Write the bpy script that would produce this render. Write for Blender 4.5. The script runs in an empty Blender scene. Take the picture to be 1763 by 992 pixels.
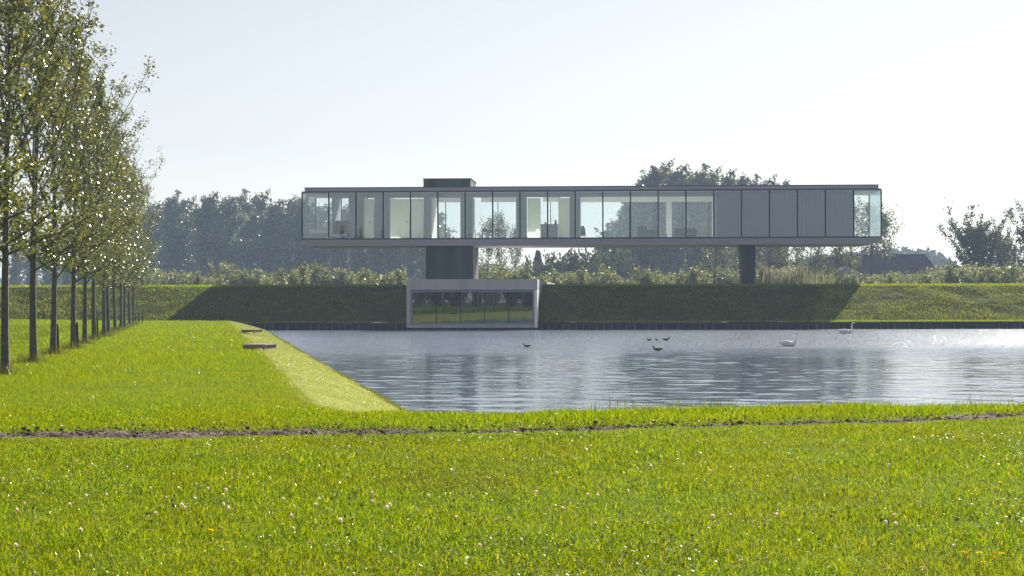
import bpy, bmesh, math, random
import numpy as np
from mathutils import Vector, Matrix, Euler

R = math.radians
random.seed(7)
rng = np.random.default_rng(11)
sc = bpy.context.scene
COL = sc.collection

# ------------------------------------------------------------------ camera
EYE = 2.43                      # above the pond's water level (z = 0)
cam_d = bpy.data.cameras.new('camera')
cam = bpy.data.objects.new('camera', cam_d)
COL.objects.link(cam)
cam_d.sensor_width = 36.0
cam_d.lens = 36.0 * 3000 / 1763
cam_d.shift_y = 18 / 1763
cam_d.clip_start = 0.1
cam_d.clip_end = 12000
cam.location = (0, 0, EYE)
cam.rotation_euler = (R(90), 0, 0)
cam.rotation_euler = (Matrix.Rotation(R(90), 4, 'X') @ Matrix.Rotation(R(-0.10), 4, 'Z')).to_euler()
sc.camera = cam

# ------------------------------------------------------------------ sky, sun, exposure
SUN_AZ, SUN_EL = R(25.8), R(29.0)     # azimuth clockwise from +Y
world = bpy.data.worlds.new("World")
sc.world = world
world.use_nodes = True
wn = world.node_tree
wn.nodes.clear()
wo = wn.nodes.new('ShaderNodeOutputWorld')
wb = wn.nodes.new('ShaderNodeBackground')
ws = wn.nodes.new('ShaderNodeTexSky')
ws.sky_type = 'NISHITA'
ws.sun_disc = False
ws.sun_elevation = SUN_EL
ws.sun_rotation = SUN_AZ
ws.air_density = 1.0
ws.dust_density = 0.2
ws.ozone_density = 1.2
wb.inputs[1].default_value = 0.056
wh = wn.nodes.new('ShaderNodeHueSaturation')
wh.inputs['Saturation'].default_value = 0.33
wh.inputs['Hue'].default_value = 0.515
wn.links.new(ws.outputs[0], wh.inputs['Color'])
wn.links.new(wh.outputs[0], wb.inputs[0])
wn.links.new(wb.outputs[0], wo.inputs[0])

sun_d = bpy.data.lights.new('sun', 'SUN')
sun_d.energy = 4.8
sun_d.angle = R(0.5)
sun_d.color = (1.0, 0.94, 0.84)
sun = bpy.data.objects.new('sun', sun_d)
COL.objects.link(sun)
sdir = Vector((math.sin(SUN_AZ) * math.cos(SUN_EL), math.cos(SUN_AZ) * math.cos(SUN_EL), math.sin(SUN_EL)))
sun.rotation_euler = sdir.to_track_quat('Z', 'Y').to_euler()
sun.location = (60, 120, 90)

sc.view_settings.view_transform = 'Standard'
sc.view_settings.look = 'None'
sc.view_settings.exposure = 0.92
sc.view_settings.gamma = 1.0
HAZE_DENSITY = 0.00047

# ------------------------------------------------------------------ helpers
def setp(o, label=None, cat=None, group=None, kind=None):
    if label: o['label'] = label
    if cat: o['category'] = cat
    if group: o['group'] = group
    if kind: o['kind'] = kind
    return o

def empty(name, loc=(0, 0, 0), rz=0.0, **kw):
    o = bpy.data.objects.new(name, None)
    COL.objects.link(o)
    o.location = loc
    o.rotation_euler = (0, 0, rz)
    o.empty_display_size = 0.3
    return setp(o, **kw)

def link_mesh(name, me, mat=None, parent=None, loc=None, rot=None, **kw):
    o = bpy.data.objects.new(name, me)
    COL.objects.link(o)
    if mat is not None and len(me.materials) == 0:
        me.materials.append(mat)
    if parent: o.parent = parent
    if loc is not None: o.location = loc
    if rot is not None: o.rotation_euler = rot
    return setp(o, **kw)

def np_mesh(name, V, F, mat=None, smooth=False):
    """V (n,3), F list of tuples or (m,k) int array."""
    me = bpy.data.meshes.new(name)
    V = np.asarray(V, dtype=np.float32)
    if isinstance(F, np.ndarray):
        m, k = F.shape
        me.vertices.add(len(V)); me.vertices.foreach_set('co', V.ravel())
        me.loops.add(m * k); me.loops.foreach_set('vertex_index', F.astype(np.int32).ravel())
        me.polygons.add(m)
        me.polygons.foreach_set('loop_start', np.arange(0, m * k, k, dtype=np.int32))
        if smooth: me.polygons.foreach_set('use_smooth', np.ones(m, dtype=bool))
        me.update(calc_edges=True)
    else:
        me.from_pydata([tuple(v) for v in V], [], [tuple(f) for f in F])
        if smooth:
            for p in me.polygons: p.use_smooth = True
        me.update()
    if mat: me.materials.append(mat)
    return me

class MB:
    """collects boxes / tubes / polygons, then builds ONE mesh"""
    def __init__(s): s.v = []; s.f = []
    def add(s, vs, fs):
        b = len(s.v); s.v += [tuple(v) for v in vs]; s.f += [tuple(b + i for i in f) for f in fs]; return s
    def box(s, x0, x1, y0, y1, z0, z1):
        return s.add([(x0,y0,z0),(x1,y0,z0),(x1,y1,z0),(x0,y1,z0),(x0,y0,z1),(x1,y0,z1),(x1,y1,z1),(x0,y1,z1)],
                     [(0,3,2,1),(4,5,6,7),(0,1,5,4),(1,2,6,5),(2,3,7,6),(3,0,4,7)])
    def tube(s, pts, rad, n=6, cap=True):
        pts = [Vector(p) for p in pts]
        if not hasattr(rad, '__len__'): rad = [rad] * len(pts)
        rings = []
        vs = []
        for i, p in enumerate(pts):
            d = (pts[min(i+1, len(pts)-1)] - pts[max(i-1, 0)]).normalized()
            a = Vector((1, 0, 0)) if abs(d.x) < 0.8 else Vector((0, 1, 0))
            u = d.cross(a).normalized(); w = d.cross(u).normalized()
            for k in range(n):
                t = 2 * math.pi * k / n
                vs.append(p + (u * math.cos(t) + w * math.sin(t)) * rad[i])
        fs = []
        for i in range(len(pts) - 1):
            for k in range(n):
                fs.append((i*n+k, i*n+(k+1) % n, (i+1)*n+(k+1) % n, (i+1)*n+k))
        if cap:
            fs.append(tuple(range(n))[::-1]); fs.append(tuple((len(pts)-1)*n + k for k in range(n)))
        return s.add(vs, fs)
    def loft(s, rings, cap=True):
        n = len(rings[0]); vs = [v for r in rings for v in r]; fs = []
        for i in range(len(rings)-1):
            for k in range(n):
                fs.append((i*n+k, i*n+(k+1) % n, (i+1)*n+(k+1) % n, (i+1)*n+k))
        if cap:
            fs.append(tuple(range(n))[::-1]); fs.append(tuple((len(rings)-1)*n+k for k in range(n)))
        return s.add(vs, fs)
    def mesh(s, name, mat=None, smooth=False, bevel=0.0):
        me = bpy.data.meshes.new(name)
        me.from_pydata(s.v, [], s.f)
        bm = bmesh.new(); bm.from_mesh(me)
        bmesh.ops.recalc_face_normals(bm, faces=bm.faces)
        if bevel > 0:
            bmesh.ops.bevel(bm, geom=list(bm.edges), offset=bevel, segments=1, affect='EDGES', clamp_overlap=True)
        bm.to_mesh(me); bm.free()
        if smooth:
            for p in me.polygons: p.use_smooth = True
        if mat: me.materials.append(mat)
        me.update()
        return me
    def build(s, name, mat=None, parent=None, smooth=False, bevel=0.0, **kw):
        return link_mesh(name, s.mesh(name, mat, smooth, bevel), None, parent, **kw)

def copy_tree(o, parent=None):
    c = o.copy(); COL.objects.link(c)
    if parent is not None: c.parent = parent
    for ch in [k for k in o.children]:
        copy_tree(ch, c)
    return c

def fbm(x, y, scale=1.0, seed=0, oct=4):
    r = np.random.default_rng(100 + seed)
    out = np.zeros_like(np.asarray(x, dtype=float)); amp = 1.0; tot = 0.0; f = scale
    for o in range(oct):
        for k in range(4):
            a = r.uniform(0, 2*np.pi); ph = r.uniform(0, 2*np.pi); ff = f * r.uniform(.7, 1.4)
            ph2 = r.uniform(0, 2*np.pi)
            out += amp/4 * np.sin((x*np.cos(a)+y*np.sin(a))*ff + ph + 1.3*np.sin((y*np.cos(a)-x*np.sin(a))*ff*.6+ph2))
        tot += amp*.5; amp *= .55; f *= 2.1
    return out / tot

# ------------------------------------------------------------------ materials
def newmat(name):
    m = bpy.data.materials.new(name); m.use_nodes = True
    nt = m.node_tree; nt.nodes.clear()
    out = nt.nodes.new('ShaderNodeOutputMaterial')
    return m, nt, out

def N(nt, typ, **kw):
    n = nt.nodes.new(typ)
    for k, v in kw.items(): setattr(n, k, v)
    return n

def ramp(nt, fac, stops, interp='LINEAR'):
    r = N(nt, 'ShaderNodeValToRGB'); r.color_ramp.interpolation = interp
    el = r.color_ramp.elements
    el[0].position = stops[0][0]; el[0].color = (*stops[0][1], 1)
    el[1].position = stops[-1][0]; el[1].color = (*stops[-1][1], 1)
    for p, c in stops[1:-1]:
        e = el.new(p); e.color = (*c, 1)
    nt.links.new(fac, r.inputs[0])
    return r.outputs[0]

def solid(name, color, rough=0.6, metal=0.0, var=0.12, scale=3.0, bump=0.0, spec=0.5, streak=False, detail=5):
    m, nt, out = newmat(name)
    p = N(nt, 'ShaderNodeBsdfPrincipled')
    tc = N(nt, 'ShaderNodeTexCoord')
    mp = N(nt, 'ShaderNodeMapping')
    nt.links.new(tc.outputs['Object'], mp.inputs[0])
    if streak: mp.inputs['Scale'].default_value = (1, 1, .12)
    nz = N(nt, 'ShaderNodeTexNoise'); nz.inputs['Scale'].default_value = scale; nz.inputs['Detail'].default_value = detail
    nt.links.new(mp.outputs[0], nz.inputs[0])
    c0 = tuple(max(0, c*(1-var*1.8)) for c in color); c1 = tuple(min(1, c*(1+var*1.2)) for c in color)
    nt.links.new(ramp(nt, nz.outputs[0], [(.25, c0), (.55, color), (.8, c1)]), p.inputs['Base Color'])
    p.inputs['Roughness'].default_value = rough; p.inputs['Metallic'].default_value = metal
    p.inputs['Specular IOR Level'].default_value = spec
    if bump > 0:
        b = N(nt, 'ShaderNodeBump'); b.inputs['Strength'].default_value = bump; b.inputs['Distance'].default_value = .02
        nt.links.new(nz.outputs[0], b.inputs['Height']); nt.links.new(b.outputs[0], p.inputs['Normal'])
    nt.links.new(p.outputs[0], out.inputs[0])
    return m

def leafmat(name, stops, trans=0.45, gloss=0.12, rough=0.35, tcol=None, patch=None):
    """two-sided leaf / blade: diffuse + translucent + a waxy sheen; colour varies leaf by leaf"""
    m, nt, out = newmat(name)
    geo = N(nt, 'ShaderNodeNewGeometry')
    colr = ramp(nt, geo.outputs['Random Per Island'], stops)
    if patch:
        sc_, c_, amt = patch
        nz = N(nt, 'ShaderNodeTexNoise'); nz.inputs['Scale'].default_value = sc_; nz.inputs['Detail'].default_value = 3
        nt.links.new(geo.outputs['Position'], nz.inputs[0])
        mx = N(nt, 'ShaderNodeMix', data_type='RGBA')
        mr = N(nt, 'ShaderNodeMapRange'); mr.inputs[1].default_value = .42; mr.inputs[2].default_value = .68
        mr.inputs[3].default_value = 0; mr.inputs[4].default_value = amt
        nt.links.new(nz.outputs[0], mr.inputs[0]); nt.links.new(mr.outputs[0], mx.inputs[0])
        nt.links.new(colr, mx.inputs[6]); mx.inputs[7].default_value = (*c_, 1)
        colr = mx.outputs[2]
    d = N(nt, 'ShaderNodeBsdfDiffuse'); t = N(nt, 'ShaderNodeBsdfTranslucent'); g = N(nt, 'ShaderNodeBsdfGlossy')
    g.inputs['Roughness'].default_value = rough; g.inputs['Color'].default_value = (1, 1, 1, 1)
    nt.links.new(colr, d.inputs[0])
    tm = N(nt, 'ShaderNodeMix', data_type='RGBA', blend_type='MULTIPLY')
    tm.inputs[0].default_value = 1.0
    nt.links.new(colr, tm.inputs[6]); tm.inputs[7].default_value = (*(tcol or (1.5, 1.35, .5)), 1)
    nt.links.new(tm.outputs[2], t.inputs[0])
    a = N(nt, 'ShaderNodeMixShader'); a.inputs[0].default_value = trans
    nt.links.new(d.outputs[0], a.inputs[1]); nt.links.new(t.outputs[0], a.inputs[2])
    b = N(nt, 'ShaderNodeMixShader')
    fr = N(nt, 'ShaderNodeFresnel'); fr.inputs[0].default_value = 1.42
    ml = N(nt, 'ShaderNodeMath', operation='MULTIPLY_ADD'); ml.inputs[1].default_value = gloss*1.2; ml.inputs[2].default_value = gloss*.12
    nt.links.new(fr.outputs[0], ml.inputs[0]); nt.links.new(ml.outputs[0], b.inputs[0])
    nt.links.new(a.outputs[0], b.inputs[1]); nt.links.new(g.outputs[0], b.inputs[2])
    nt.links.new(b.outputs[0], out.inputs[0])
    return m

def glassmat(name, tint, boost=1.0, rough=0.0, base=0.0):
    """window glass: fresnel reflection over a tinted clear pane"""
    m, nt, out = newmat(name)
    tr = N(nt, 'ShaderNodeBsdfTransparent'); tr.inputs[0].default_value = (*tint, 1)
    g = N(nt, 'ShaderNodeBsdfGlossy'); g.inputs['Roughness'].default_value = rough
    g.inputs['Color'].default_value = (.93, .97, 1, 1)
    fr = N(nt, 'ShaderNodeFresnel'); fr.inputs[0].default_value = 1.5
    ml = N(nt, 'ShaderNodeMath', operation='MULTIPLY_ADD', use_clamp=True); ml.inputs[1].default_value = boost; ml.inputs[2].default_value = base
    nt.links.new(fr.outputs[0], ml.inputs[0])
    mx = N(nt, 'ShaderNodeMixShader'); nt.links.new(ml.outputs[0], mx.inputs[0])
    nt.links.new(tr.outputs[0], mx.inputs[1]); nt.links.new(g.outputs[0], mx.inputs[2])
    nt.links.new(mx.outputs[0], out.inputs[0])
    return m

M = {}
M['concrete'] = solid('concrete', (.46, .44, .465), .75, var=.10, scale=1.3, bump=.2, streak=True)
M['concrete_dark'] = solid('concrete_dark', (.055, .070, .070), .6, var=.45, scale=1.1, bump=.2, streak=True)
M['fascia'] = solid('fascia_aluminium', (.37, .34, .42), .5, metal=.0, var=.08, scale=.5)
M['fascia_dark'] = solid('fascia_dark', (.055, .055, .085), .5, metal=.0, var=.08, scale=.5)
M['soffit'] = solid('soffit_plaster', (.62, .60, .55), .8, var=.06, scale=.4)
M['mullion'] = solid('mullion_steel', (.010, .015, .028), .6, var=.1, spec=.15)
M['frame'] = solid('frame_aluminium', (.30, .36, .42), .4, metal=.4, var=.08)
M['floor'] = solid('floor_resin', (.72, .73, .71), .35, var=.06)
M['white'] = solid('white_plaster', (.86, .86, .84), .7, var=.03)
M['grey_wall'] = solid('grey_panel', (.27, .31, .36), .55, var=.06)
M['blind'] = solid('blind_fabric', (.10, .16, .31), .8, var=.05, scale=1.2)
M['aubergine'] = solid('aubergine_fabric', (.10, .04, .055), .9, var=.1)
M['dark_furn'] = solid('dark_furniture', (.022, .028, .034), .5, var=.1)
M['grey_furn'] = solid('grey_furniture', (.10, .12, .14), .8, var=.1)
M['steel'] = solid('steel', (.5, .5, .5), .3, metal=1, var=.05)
M['glass'] = glassmat('clear_glass', (.91, .94, .95), 1.1, base=.02)
M['glass_back'] = glassmat('clear_rear_glass', (.94, .96, .96), .8)
M['glass_dark'] = glassmat('tinted_glass', (.50, .58, .55), 2.2, base=.04)
M['frosted'] = leafmat('frosted_panel', [(0, (.80, .84, .80)), (1, (.90, .93, .89))], trans=.85, gloss=.02, rough=.5, tcol=(1.0, 1.0, .95))
M['wood_wet'] = solid('weathered_timber', (.035, .03, .045), .95, var=.3, scale=2, bump=.4, spec=.03)
M['post_wood'] = solid('grey_post_wood', (.11, .095, .085), .85, var=.3, scale=6, bump=.4)
M['stake'] = solid('dark_stake_wood', (.05, .042, .035), .85, var=.3, scale=8, bump=.4)
M['deck'] = solid('deck_plank', (.30, .22, .17), .8, var=.25, scale=5, bump=.3)
M['bark'] = solid('poplar_bark', (.12, .105, .095), .85, var=.3, scale=9, bump=.8, detail=8)
M['bark_far'] = solid('far_bark', (.10, .09, .085), .9, var=.2, scale=4)
M['roof_tile'] = solid('barn_roof', (.075, .07, .09), .95, var=.15, scale=.6, spec=.05)
M['barn_wall'] = solid('barn_wall', (.45, .44, .45), .8, var=.08, scale=.5)
M['swan_white'] = solid('swan_feather', (.90, .87, .84), .75, var=.04, scale=20)
M['swan_grey'] = solid('cygnet_feather', (.42, .36, .33), .8, var=.1, scale=20)
M['bird_dark'] = solid('dark_feather', (.02, .02, .024), .6, var=.2, scale=20)
M['bill_orange'] = solid('orange_bill', (.55, .16, .03), .5, var=.1)
M['bill_white'] = solid('white_bill', (.8, .78, .74), .5, var=.05)
M['duck_brown'] = solid('brown_feather', (.10, .07, .05), .7, var=.25, scale=30)
M['clover_white'] = leafmat('clover_petal', [(0, (.62, .46, .44)), (.5, (.80, .70, .66)), (1, (.88, .82, .78))], trans=.62, gloss=.02, rough=.6, tcol=(1.25, 1.2, 1.15))
M['clover_brown'] = solid('spent_clover', (.07, .045, .03), .9, var=.2, scale=300)
M['yellow_petal'] = leafmat('yellow_petal', [(0, (.80, .55, .01)), (1, (.90, .68, .03))], trans=.5, gloss=.02, rough=.6, tcol=(1.15, 1.15, .8))
M['stem'] = solid('flower_stem', (.09, .14, .02), .7, var=.1)

# grass blades
M['grass'] = leafmat('grass_blade', [(0, (.07, .12, .002)), (.45, (.145, .22, .002)), (.86, (.22, .29, .003)), (.96, (.28, .25, .02)), (1, (.50, .43, .20))],
                     trans=.58, gloss=.012, rough=.18, tcol=(1.65, 1.6, .1), patch=(.7, (.20, .20, .004), .55))
M['grass_lawn'] = leafmat('lawn_blade', [(0, (.07, .12, .002)), (.45, (.145, .22, .002)), (.86, (.22, .29, .003)), (.96, (.28, .25, .02)), (1, (.50, .43, .20))],
                     trans=.58, gloss=.004, rough=.18, tcol=(1.65, 1.6, .1), patch=(.7, (.20, .20, .004), .55))
M['grass_mown'] = leafmat('mown_grass', [(0, (.24, .27, .05)), (.6, (.34, .36, .09)), (1, (.46, .44, .18))],
                          trans=.45, gloss=.05, rough=.4, tcol=(1.2, 1.25, .7))
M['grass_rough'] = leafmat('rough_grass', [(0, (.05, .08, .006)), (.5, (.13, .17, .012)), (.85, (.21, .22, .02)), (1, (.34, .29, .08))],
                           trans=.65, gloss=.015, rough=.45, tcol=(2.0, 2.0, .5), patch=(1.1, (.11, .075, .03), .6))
M['grass_tall'] = leafmat('tall_grass', [(0, (.05, .075, .01)), (.6, (.11, .14, .02)), (1, (.26, .23, .08))],
                          trans=.5, gloss=.10, rough=.4, tcol=(1.5, 1.4, .4))
M['clover_leaf'] = leafmat('clover_leaf', [(0, (.045, .085, .008)), (1, (.11, .16, .012))], trans=.4, gloss=.03, rough=.35, tcol=(1.5, 1.45, .35))
M['leaf_row'] = leafmat('aspen_leaf', [(0, (.05, .065, .026)), (.5, (.12, .14, .05)), (.88, (.22, .23, .08)), (.992, (.22, .20, .02)), (1, (.34, .17, .03))],
                        trans=.48, gloss=.20, rough=.28, tcol=(1.3, 1.22, .55))
M['leaf_far'] = leafmat('poplar_leaf', [(0, (.09, .11, .09)), (.6, (.15, .17, .135)), (1, (.27, .27, .20))],
                        trans=.4, gloss=.16, rough=.4, tcol=(1.2, 1.1, .6))
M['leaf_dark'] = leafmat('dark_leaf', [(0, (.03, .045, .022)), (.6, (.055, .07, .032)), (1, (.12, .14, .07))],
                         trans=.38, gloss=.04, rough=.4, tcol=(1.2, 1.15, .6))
M['leaf_shrub'] = leafmat('willow_leaf', [(0, (.11, .13, .075)), (.6, (.18, .20, .11)), (1, (.30, .30, .17))],
                          trans=.5, gloss=.06, rough=.4, tcol=(1.3, 1.25, .6))
M['leaf_yellow'] = leafmat('yellow_leaf', [(0, (.13, .14, .03)), (.6, (.21, .21, .05)), (1, (.28, .25, .07))],
                           trans=.42, gloss=.12, rough=.4, tcol=(1.3, 1.2, .5))
M['reed'] = leafmat('reed_plume', [(0, (.12, .14, .06)), (.6, (.24, .24, .14)), (1, (.46, .43, .36))],
                    trans=.35, gloss=.03, rough=.5, tcol=(1.0, 1.0, .9))

def groundmat(name, c_lo, c_mid, c_hi, s1=1.2, s2=25, bump=.6, rough=.9):
    m, nt, out = newmat(name)
    p = N(nt, 'ShaderNodeBsdfPrincipled'); geo = N(nt, 'ShaderNodeNewGeometry')
    a = N(nt, 'ShaderNodeTexNoise'); a.inputs['Scale'].default_value = s1; a.inputs['Detail'].default_value = 5
    b = N(nt, 'ShaderNodeTexNoise'); b.inputs['Scale'].default_value = s2; b.inputs['Detail'].default_value = 6
    nt.links.new(geo.outputs['Position'], a.inputs[0]); nt.links.new(geo.outputs['Position'], b.inputs[0])
    mx = N(nt, 'ShaderNodeMix', data_type='FLOAT'); mx.inputs[0].default_value = .55
    nt.links.new(a.outputs[0], mx.inputs[2]); nt.links.new(b.outputs[0], mx.inputs[3])
    nt.links.new(ramp(nt, mx.outputs[0], [(.36, c_lo), (.5, c_mid), (.64, c_hi)]), p.inputs['Base Color'])
    p.inputs['Roughness'].default_value = rough; p.inputs['Specular IOR Level'].default_value = .03
    bp = N(nt, 'ShaderNodeBump'); bp.inputs['Strength'].default_value = bump; bp.inputs['Distance'].default_value = .04
    nt.links.new(b.outputs[0], bp.inputs['Height']); nt.links.new(bp.outputs[0], p.inputs['Normal'])
    nt.links.new(p.outputs[0], out.inputs[0])
    return m, nt, p, mx

M['lawn'], nt_l, p_l, mx_l = groundmat('lawn_ground', (.07, .11, .003), (.13, .19, .003), (.19, .25, .006), 1.0, 22)
# the mown bank beside the water is paler: a real change of grass, driven by the mesh attribute 'bank'
at_ = N(nt_l, 'ShaderNodeAttribute', attribute_name='bank')
nb = N(nt_l, 'ShaderNodeMix', data_type='RGBA')
old = p_l.inputs['Base Color'].links[0].from_socket
nt_l.links.new(old, nb.inputs[6])
nt_l.links.new(ramp(nt_l, mx_l.outputs[0], [(.36, (.24, .27, .06)), (.5, (.34, .36, .09)), (.64, (.44, .42, .14))]), nb.inputs[7])
nt_l.links.new(at_.outputs['Fac'], nb.inputs[0])
nt_l.links.new(nb.outputs[2], p_l.inputs['Base Color'])
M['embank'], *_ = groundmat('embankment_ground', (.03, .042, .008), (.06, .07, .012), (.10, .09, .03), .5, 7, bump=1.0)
M['field'], *_ = groundmat('field_ground', (.06, .08, .02), (.10, .12, .03), (.15, .15, .05), .05, 2)
M['dirt'], *_ = groundmat('bare_soil', (.06, .045, .038), (.16, .12, .10), (.32, .26, .22), 3, 30, bump=1.0)
M['pondbed'], *_ = groundmat('pond_bed', (.01, .012, .008), (.02, .022, .014), (.03, .03, .02), 1, 6)

# water
def watermat():
    m, nt, out = newmat('pond_water')
    p = N(nt, 'ShaderNodeBsdfPrincipled'); geo = N(nt, 'ShaderNodeNewGeometry')
    p.inputs['Base Color'].default_value = (.105, .138, .19, 1); p.inputs['Roughness'].default_value = .06
    p.inputs['IOR'].default_value = 1.333
    p.inputs['Specular IOR Level'].default_value = .5
    mp = N(nt, 'ShaderNodeMapping'); mp.inputs['Scale'].default_value = (.75, 1.0, 1); mp.inputs['Rotation'].default_value = (0, 0, R(12))
    nt.links.new(geo.outputs['Position'], mp.inputs[0])
    n1 = N(nt, 'ShaderNodeTexNoise'); n1.inputs['Scale'].default_value = 2.0; n1.inputs['Detail'].default_value = 3; n1.inputs['Distortion'].default_value = .4
    n2 = N(nt, 'ShaderNodeTexNoise'); n2.inputs['Scale'].default_value = 7.0; n2.inputs['Detail'].default_value = 2
    nt.links.new(mp.outputs[0], n1.inputs[0]); nt.links.new(mp.outputs[0], n2.inputs[0])
    ad = N(nt, 'ShaderNodeMath', operation='MULTIPLY_ADD'); ad.inputs[1].default_value = .25
    nt.links.new(n2.outputs[0], ad.inputs[0]); nt.links.new(n1.outputs[0], ad.inputs[2])
    # a breeze roughens the far half of the pond
    sx = N(nt, 'ShaderNodeSeparateXYZ'); nt.links.new(geo.outputs['Position'], sx.inputs[0])
    wz = N(nt, 'ShaderNodeTexNoise'); wz.inputs['Scale'].default_value = .06; wz.inputs['Detail'].default_value = 2
    nt.links.new(geo.outputs['Position'], wz.inputs[0])
    a1 = N(nt, 'ShaderNodeMath', operation='MULTIPLY_ADD'); a1.inputs[1].default_value = 34.0
    nt.links.new(wz.outputs[0], a1.inputs[0]); nt.links.new(sx.outputs[1], a1.inputs[2])
    mr = N(nt, 'ShaderNodeMapRange', interpolation_type='SMOOTHSTEP'); mr.inputs[1].default_value = 84 ; mr.inputs[2].default_value = 114
    mr.inputs[3].default_value = .008; mr.inputs[4].default_value = .012
    nt.links.new(a1.outputs[0], mr.inputs[0])
    rg = N(nt, 'ShaderNodeMapRange', interpolation_type='SMOOTHSTEP'); rg.inputs[1].default_value = 80; rg.inputs[2].default_value = 110
    rg.inputs[3].default_value = .06; rg.inputs[4].default_value = .27
    nt.links.new(a1.outputs[0], rg.inputs[0]); nt.links.new(rg.outputs[0], p.inputs['Roughness'])
    bp = N(nt, 'ShaderNodeBump'); bp.inputs['Strength'].default_value = 1.0
    nt.links.new(mr.outputs[0], bp.inputs['Distance']); nt.links.new(ad.outputs[0], bp.inputs['Height'])
    # scattered cat's-paws: short steep ripples that catch the sun
    m2 = N(nt, 'ShaderNodeMapping'); m2.inputs['Scale'].default_value = (7.0, 1.6, 1); nt.links.new(geo.outputs['Position'], m2.inputs[0])
    n3 = N(nt, 'ShaderNodeTexNoise'); n3.inputs['Scale'].default_value = 1.0; n3.inputs['Detail'].default_value = 0; nt.links.new(m2.outputs[0], n3.inputs[0])
    r3 = N(nt, 'ShaderNodeMapRange'); r3.inputs[1].default_value = .56; r3.inputs[2].default_value = .64; nt.links.new(n3.outputs[0], r3.inputs[0])
    f3 = N(nt, 'ShaderNodeMapRange', interpolation_type='SMOOTHSTEP'); f3.inputs[1].default_value = 84; f3.inputs[2].default_value = 108; f3.inputs[4].default_value = .085
    nt.links.new(a1.outputs[0], f3.inputs[0])
    mm = N(nt, 'ShaderNodeMath', operation='MULTIPLY'); nt.links.new(r3.outputs[0], mm.inputs[0]); nt.links.new(f3.outputs[0], mm.inputs[1])
    rm = N(nt, 'ShaderNodeMix', data_type='FLOAT'); nt.links.new(r3.outputs[0], rm.inputs[0]); nt.links.new(rg.outputs[0], rm.inputs[2]); rm.inputs[3].default_value = .11
    nt.links.new(rm.outputs[0], p.inputs['Roughness'])
    b2 = N(nt, 'ShaderNodeBump'); nt.links.new(mm.outputs[0], b2.inputs['Distance']); nt.links.new(n2.outputs[0], b2.inputs['Height'])
    nt.links.new(bp.outputs[0], b2.inputs['Normal']); nt.links.new(b2.outputs[0], p.inputs['Normal'])
    nt.links.new(p.outputs[0], out.inputs[0])
    return m
M['water'] = watermat()

# ------------------------------------------------------------------ terrain
Y_FAR = 136.0                 # foot of the embankment wall
SH_K = -0.1726
def shore_x(y): return -1.9 + SH_K * (y - 35)
BANK = 2.75
def near_y(x): return BANK + np.interp(x, [-3, .1, 1.7, 7.1, 12, 60], [22.35, 22.1, 22.8, 23.9, 24.6, 27.0])
def lawn_z(x, y):
    t = np.clip((y - 30) / 106, 0, 1)
    far = .66 + .34 * np.clip((-20 - x) / 30, 0, 1)
    return .93 * (1 - t) + far * t + .03 * fbm(x, y, .35, 3, 3)
def pond_dist(x, y):
    """signed distance outside the pond: > 0 on land"""
    dl = (shore_x(y) - x) / math.sqrt(1 + SH_K**2)
    dn = (near_y(x) - y)
    return np.maximum(dl, dn) + .07*np.sin(y*1.9+np.sin(y*.73)*2)*np.cos(x*.8) + .04*np.sin(y*5.3+x*3.1)
def ground_z(x, y):
    d = pond_dist(x, y)
    t = np.clip(d / BANK, -0.6, 1)
    L = lawn_z(x, y)
    h = np.where(t > 0, L * (1 - (1 - np.clip(t, 0, 1)) ** 1.35), t * 2.0)
    # the dirt track is a shallow trench
    yd = dirt_y(x)
    u = np.abs(y - yd) / (dirt_hw(x) * 1.1)
    return h - .03 * np.exp(-u ** 4) * (y < 26)
def dirt_hw(x):
    w = .47 + .13 * np.sin(x*1.9) * np.sin(x*.7+1) + .09*np.sin(x*5.3+2)
    return w - .32*np.clip((x+2.5)/2.5, 0, 1) + .20*np.clip((x-2.2)/2.0, 0, 1)
def dirt_y(x):
    return np.where(x < .9, 19.55 + .012*(x+3), 19.6 + 0.0 * x) + np.clip(x - .2, 0, 99) * .42 + .07 * np.sin(x * 2.3) + .05*np.sin(x*5.1+1)

def grid_mesh(xs, ys, zf, name, mat, attr=None):
    X, Y = np.meshgrid(xs, ys); Z = zf(X, Y)
    V = np.stack([X, Y, Z], -1).reshape(-1, 3); nx, ny = len(xs), len(ys)
    i = np.arange(nx - 1); j = np.arange(ny - 1); I, J = np.meshgrid(i, j)
    a = (J * nx + I).ravel()
    F = np.stack([a, a + 1, a + 1 + nx, a + nx], -1)
    me = np_mesh(name, V, F, mat, smooth=True)
    if attr:
        at = me.attributes.new(attr[0], 'FLOAT', 'POINT')
        at.data.foreach_set('value', attr[1](X, Y).astype(np.float32).ravel())
    return me

def bank_attr(X, Y):
    d = pond_dist(X, Y)
    dl = (shore_x(Y) - X)
    n = fbm(X, Y, 2.0, 9, 3) * .12
    return np.clip((BANK + .1 + n - d) / .35, 0, 1) * (dl > -.3)

xs = np.unique(np.concatenate([np.linspace(-160, -40, 25), np.linspace(-40, -20, 60), np.linspace(-20, 12, 330), np.linspace(12, 70, 60)]))
ys = np.unique(np.concatenate([np.linspace(-60, 6, 24), np.linspace(6, 32, 200), np.linspace(32, Y_FAR - .02, 330)]))
lawn = link_mesh('lawn', grid_mesh(xs, ys, ground_z, 'lawn', M['lawn'], ('bank', bank_attr)), kind='structure')

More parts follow.
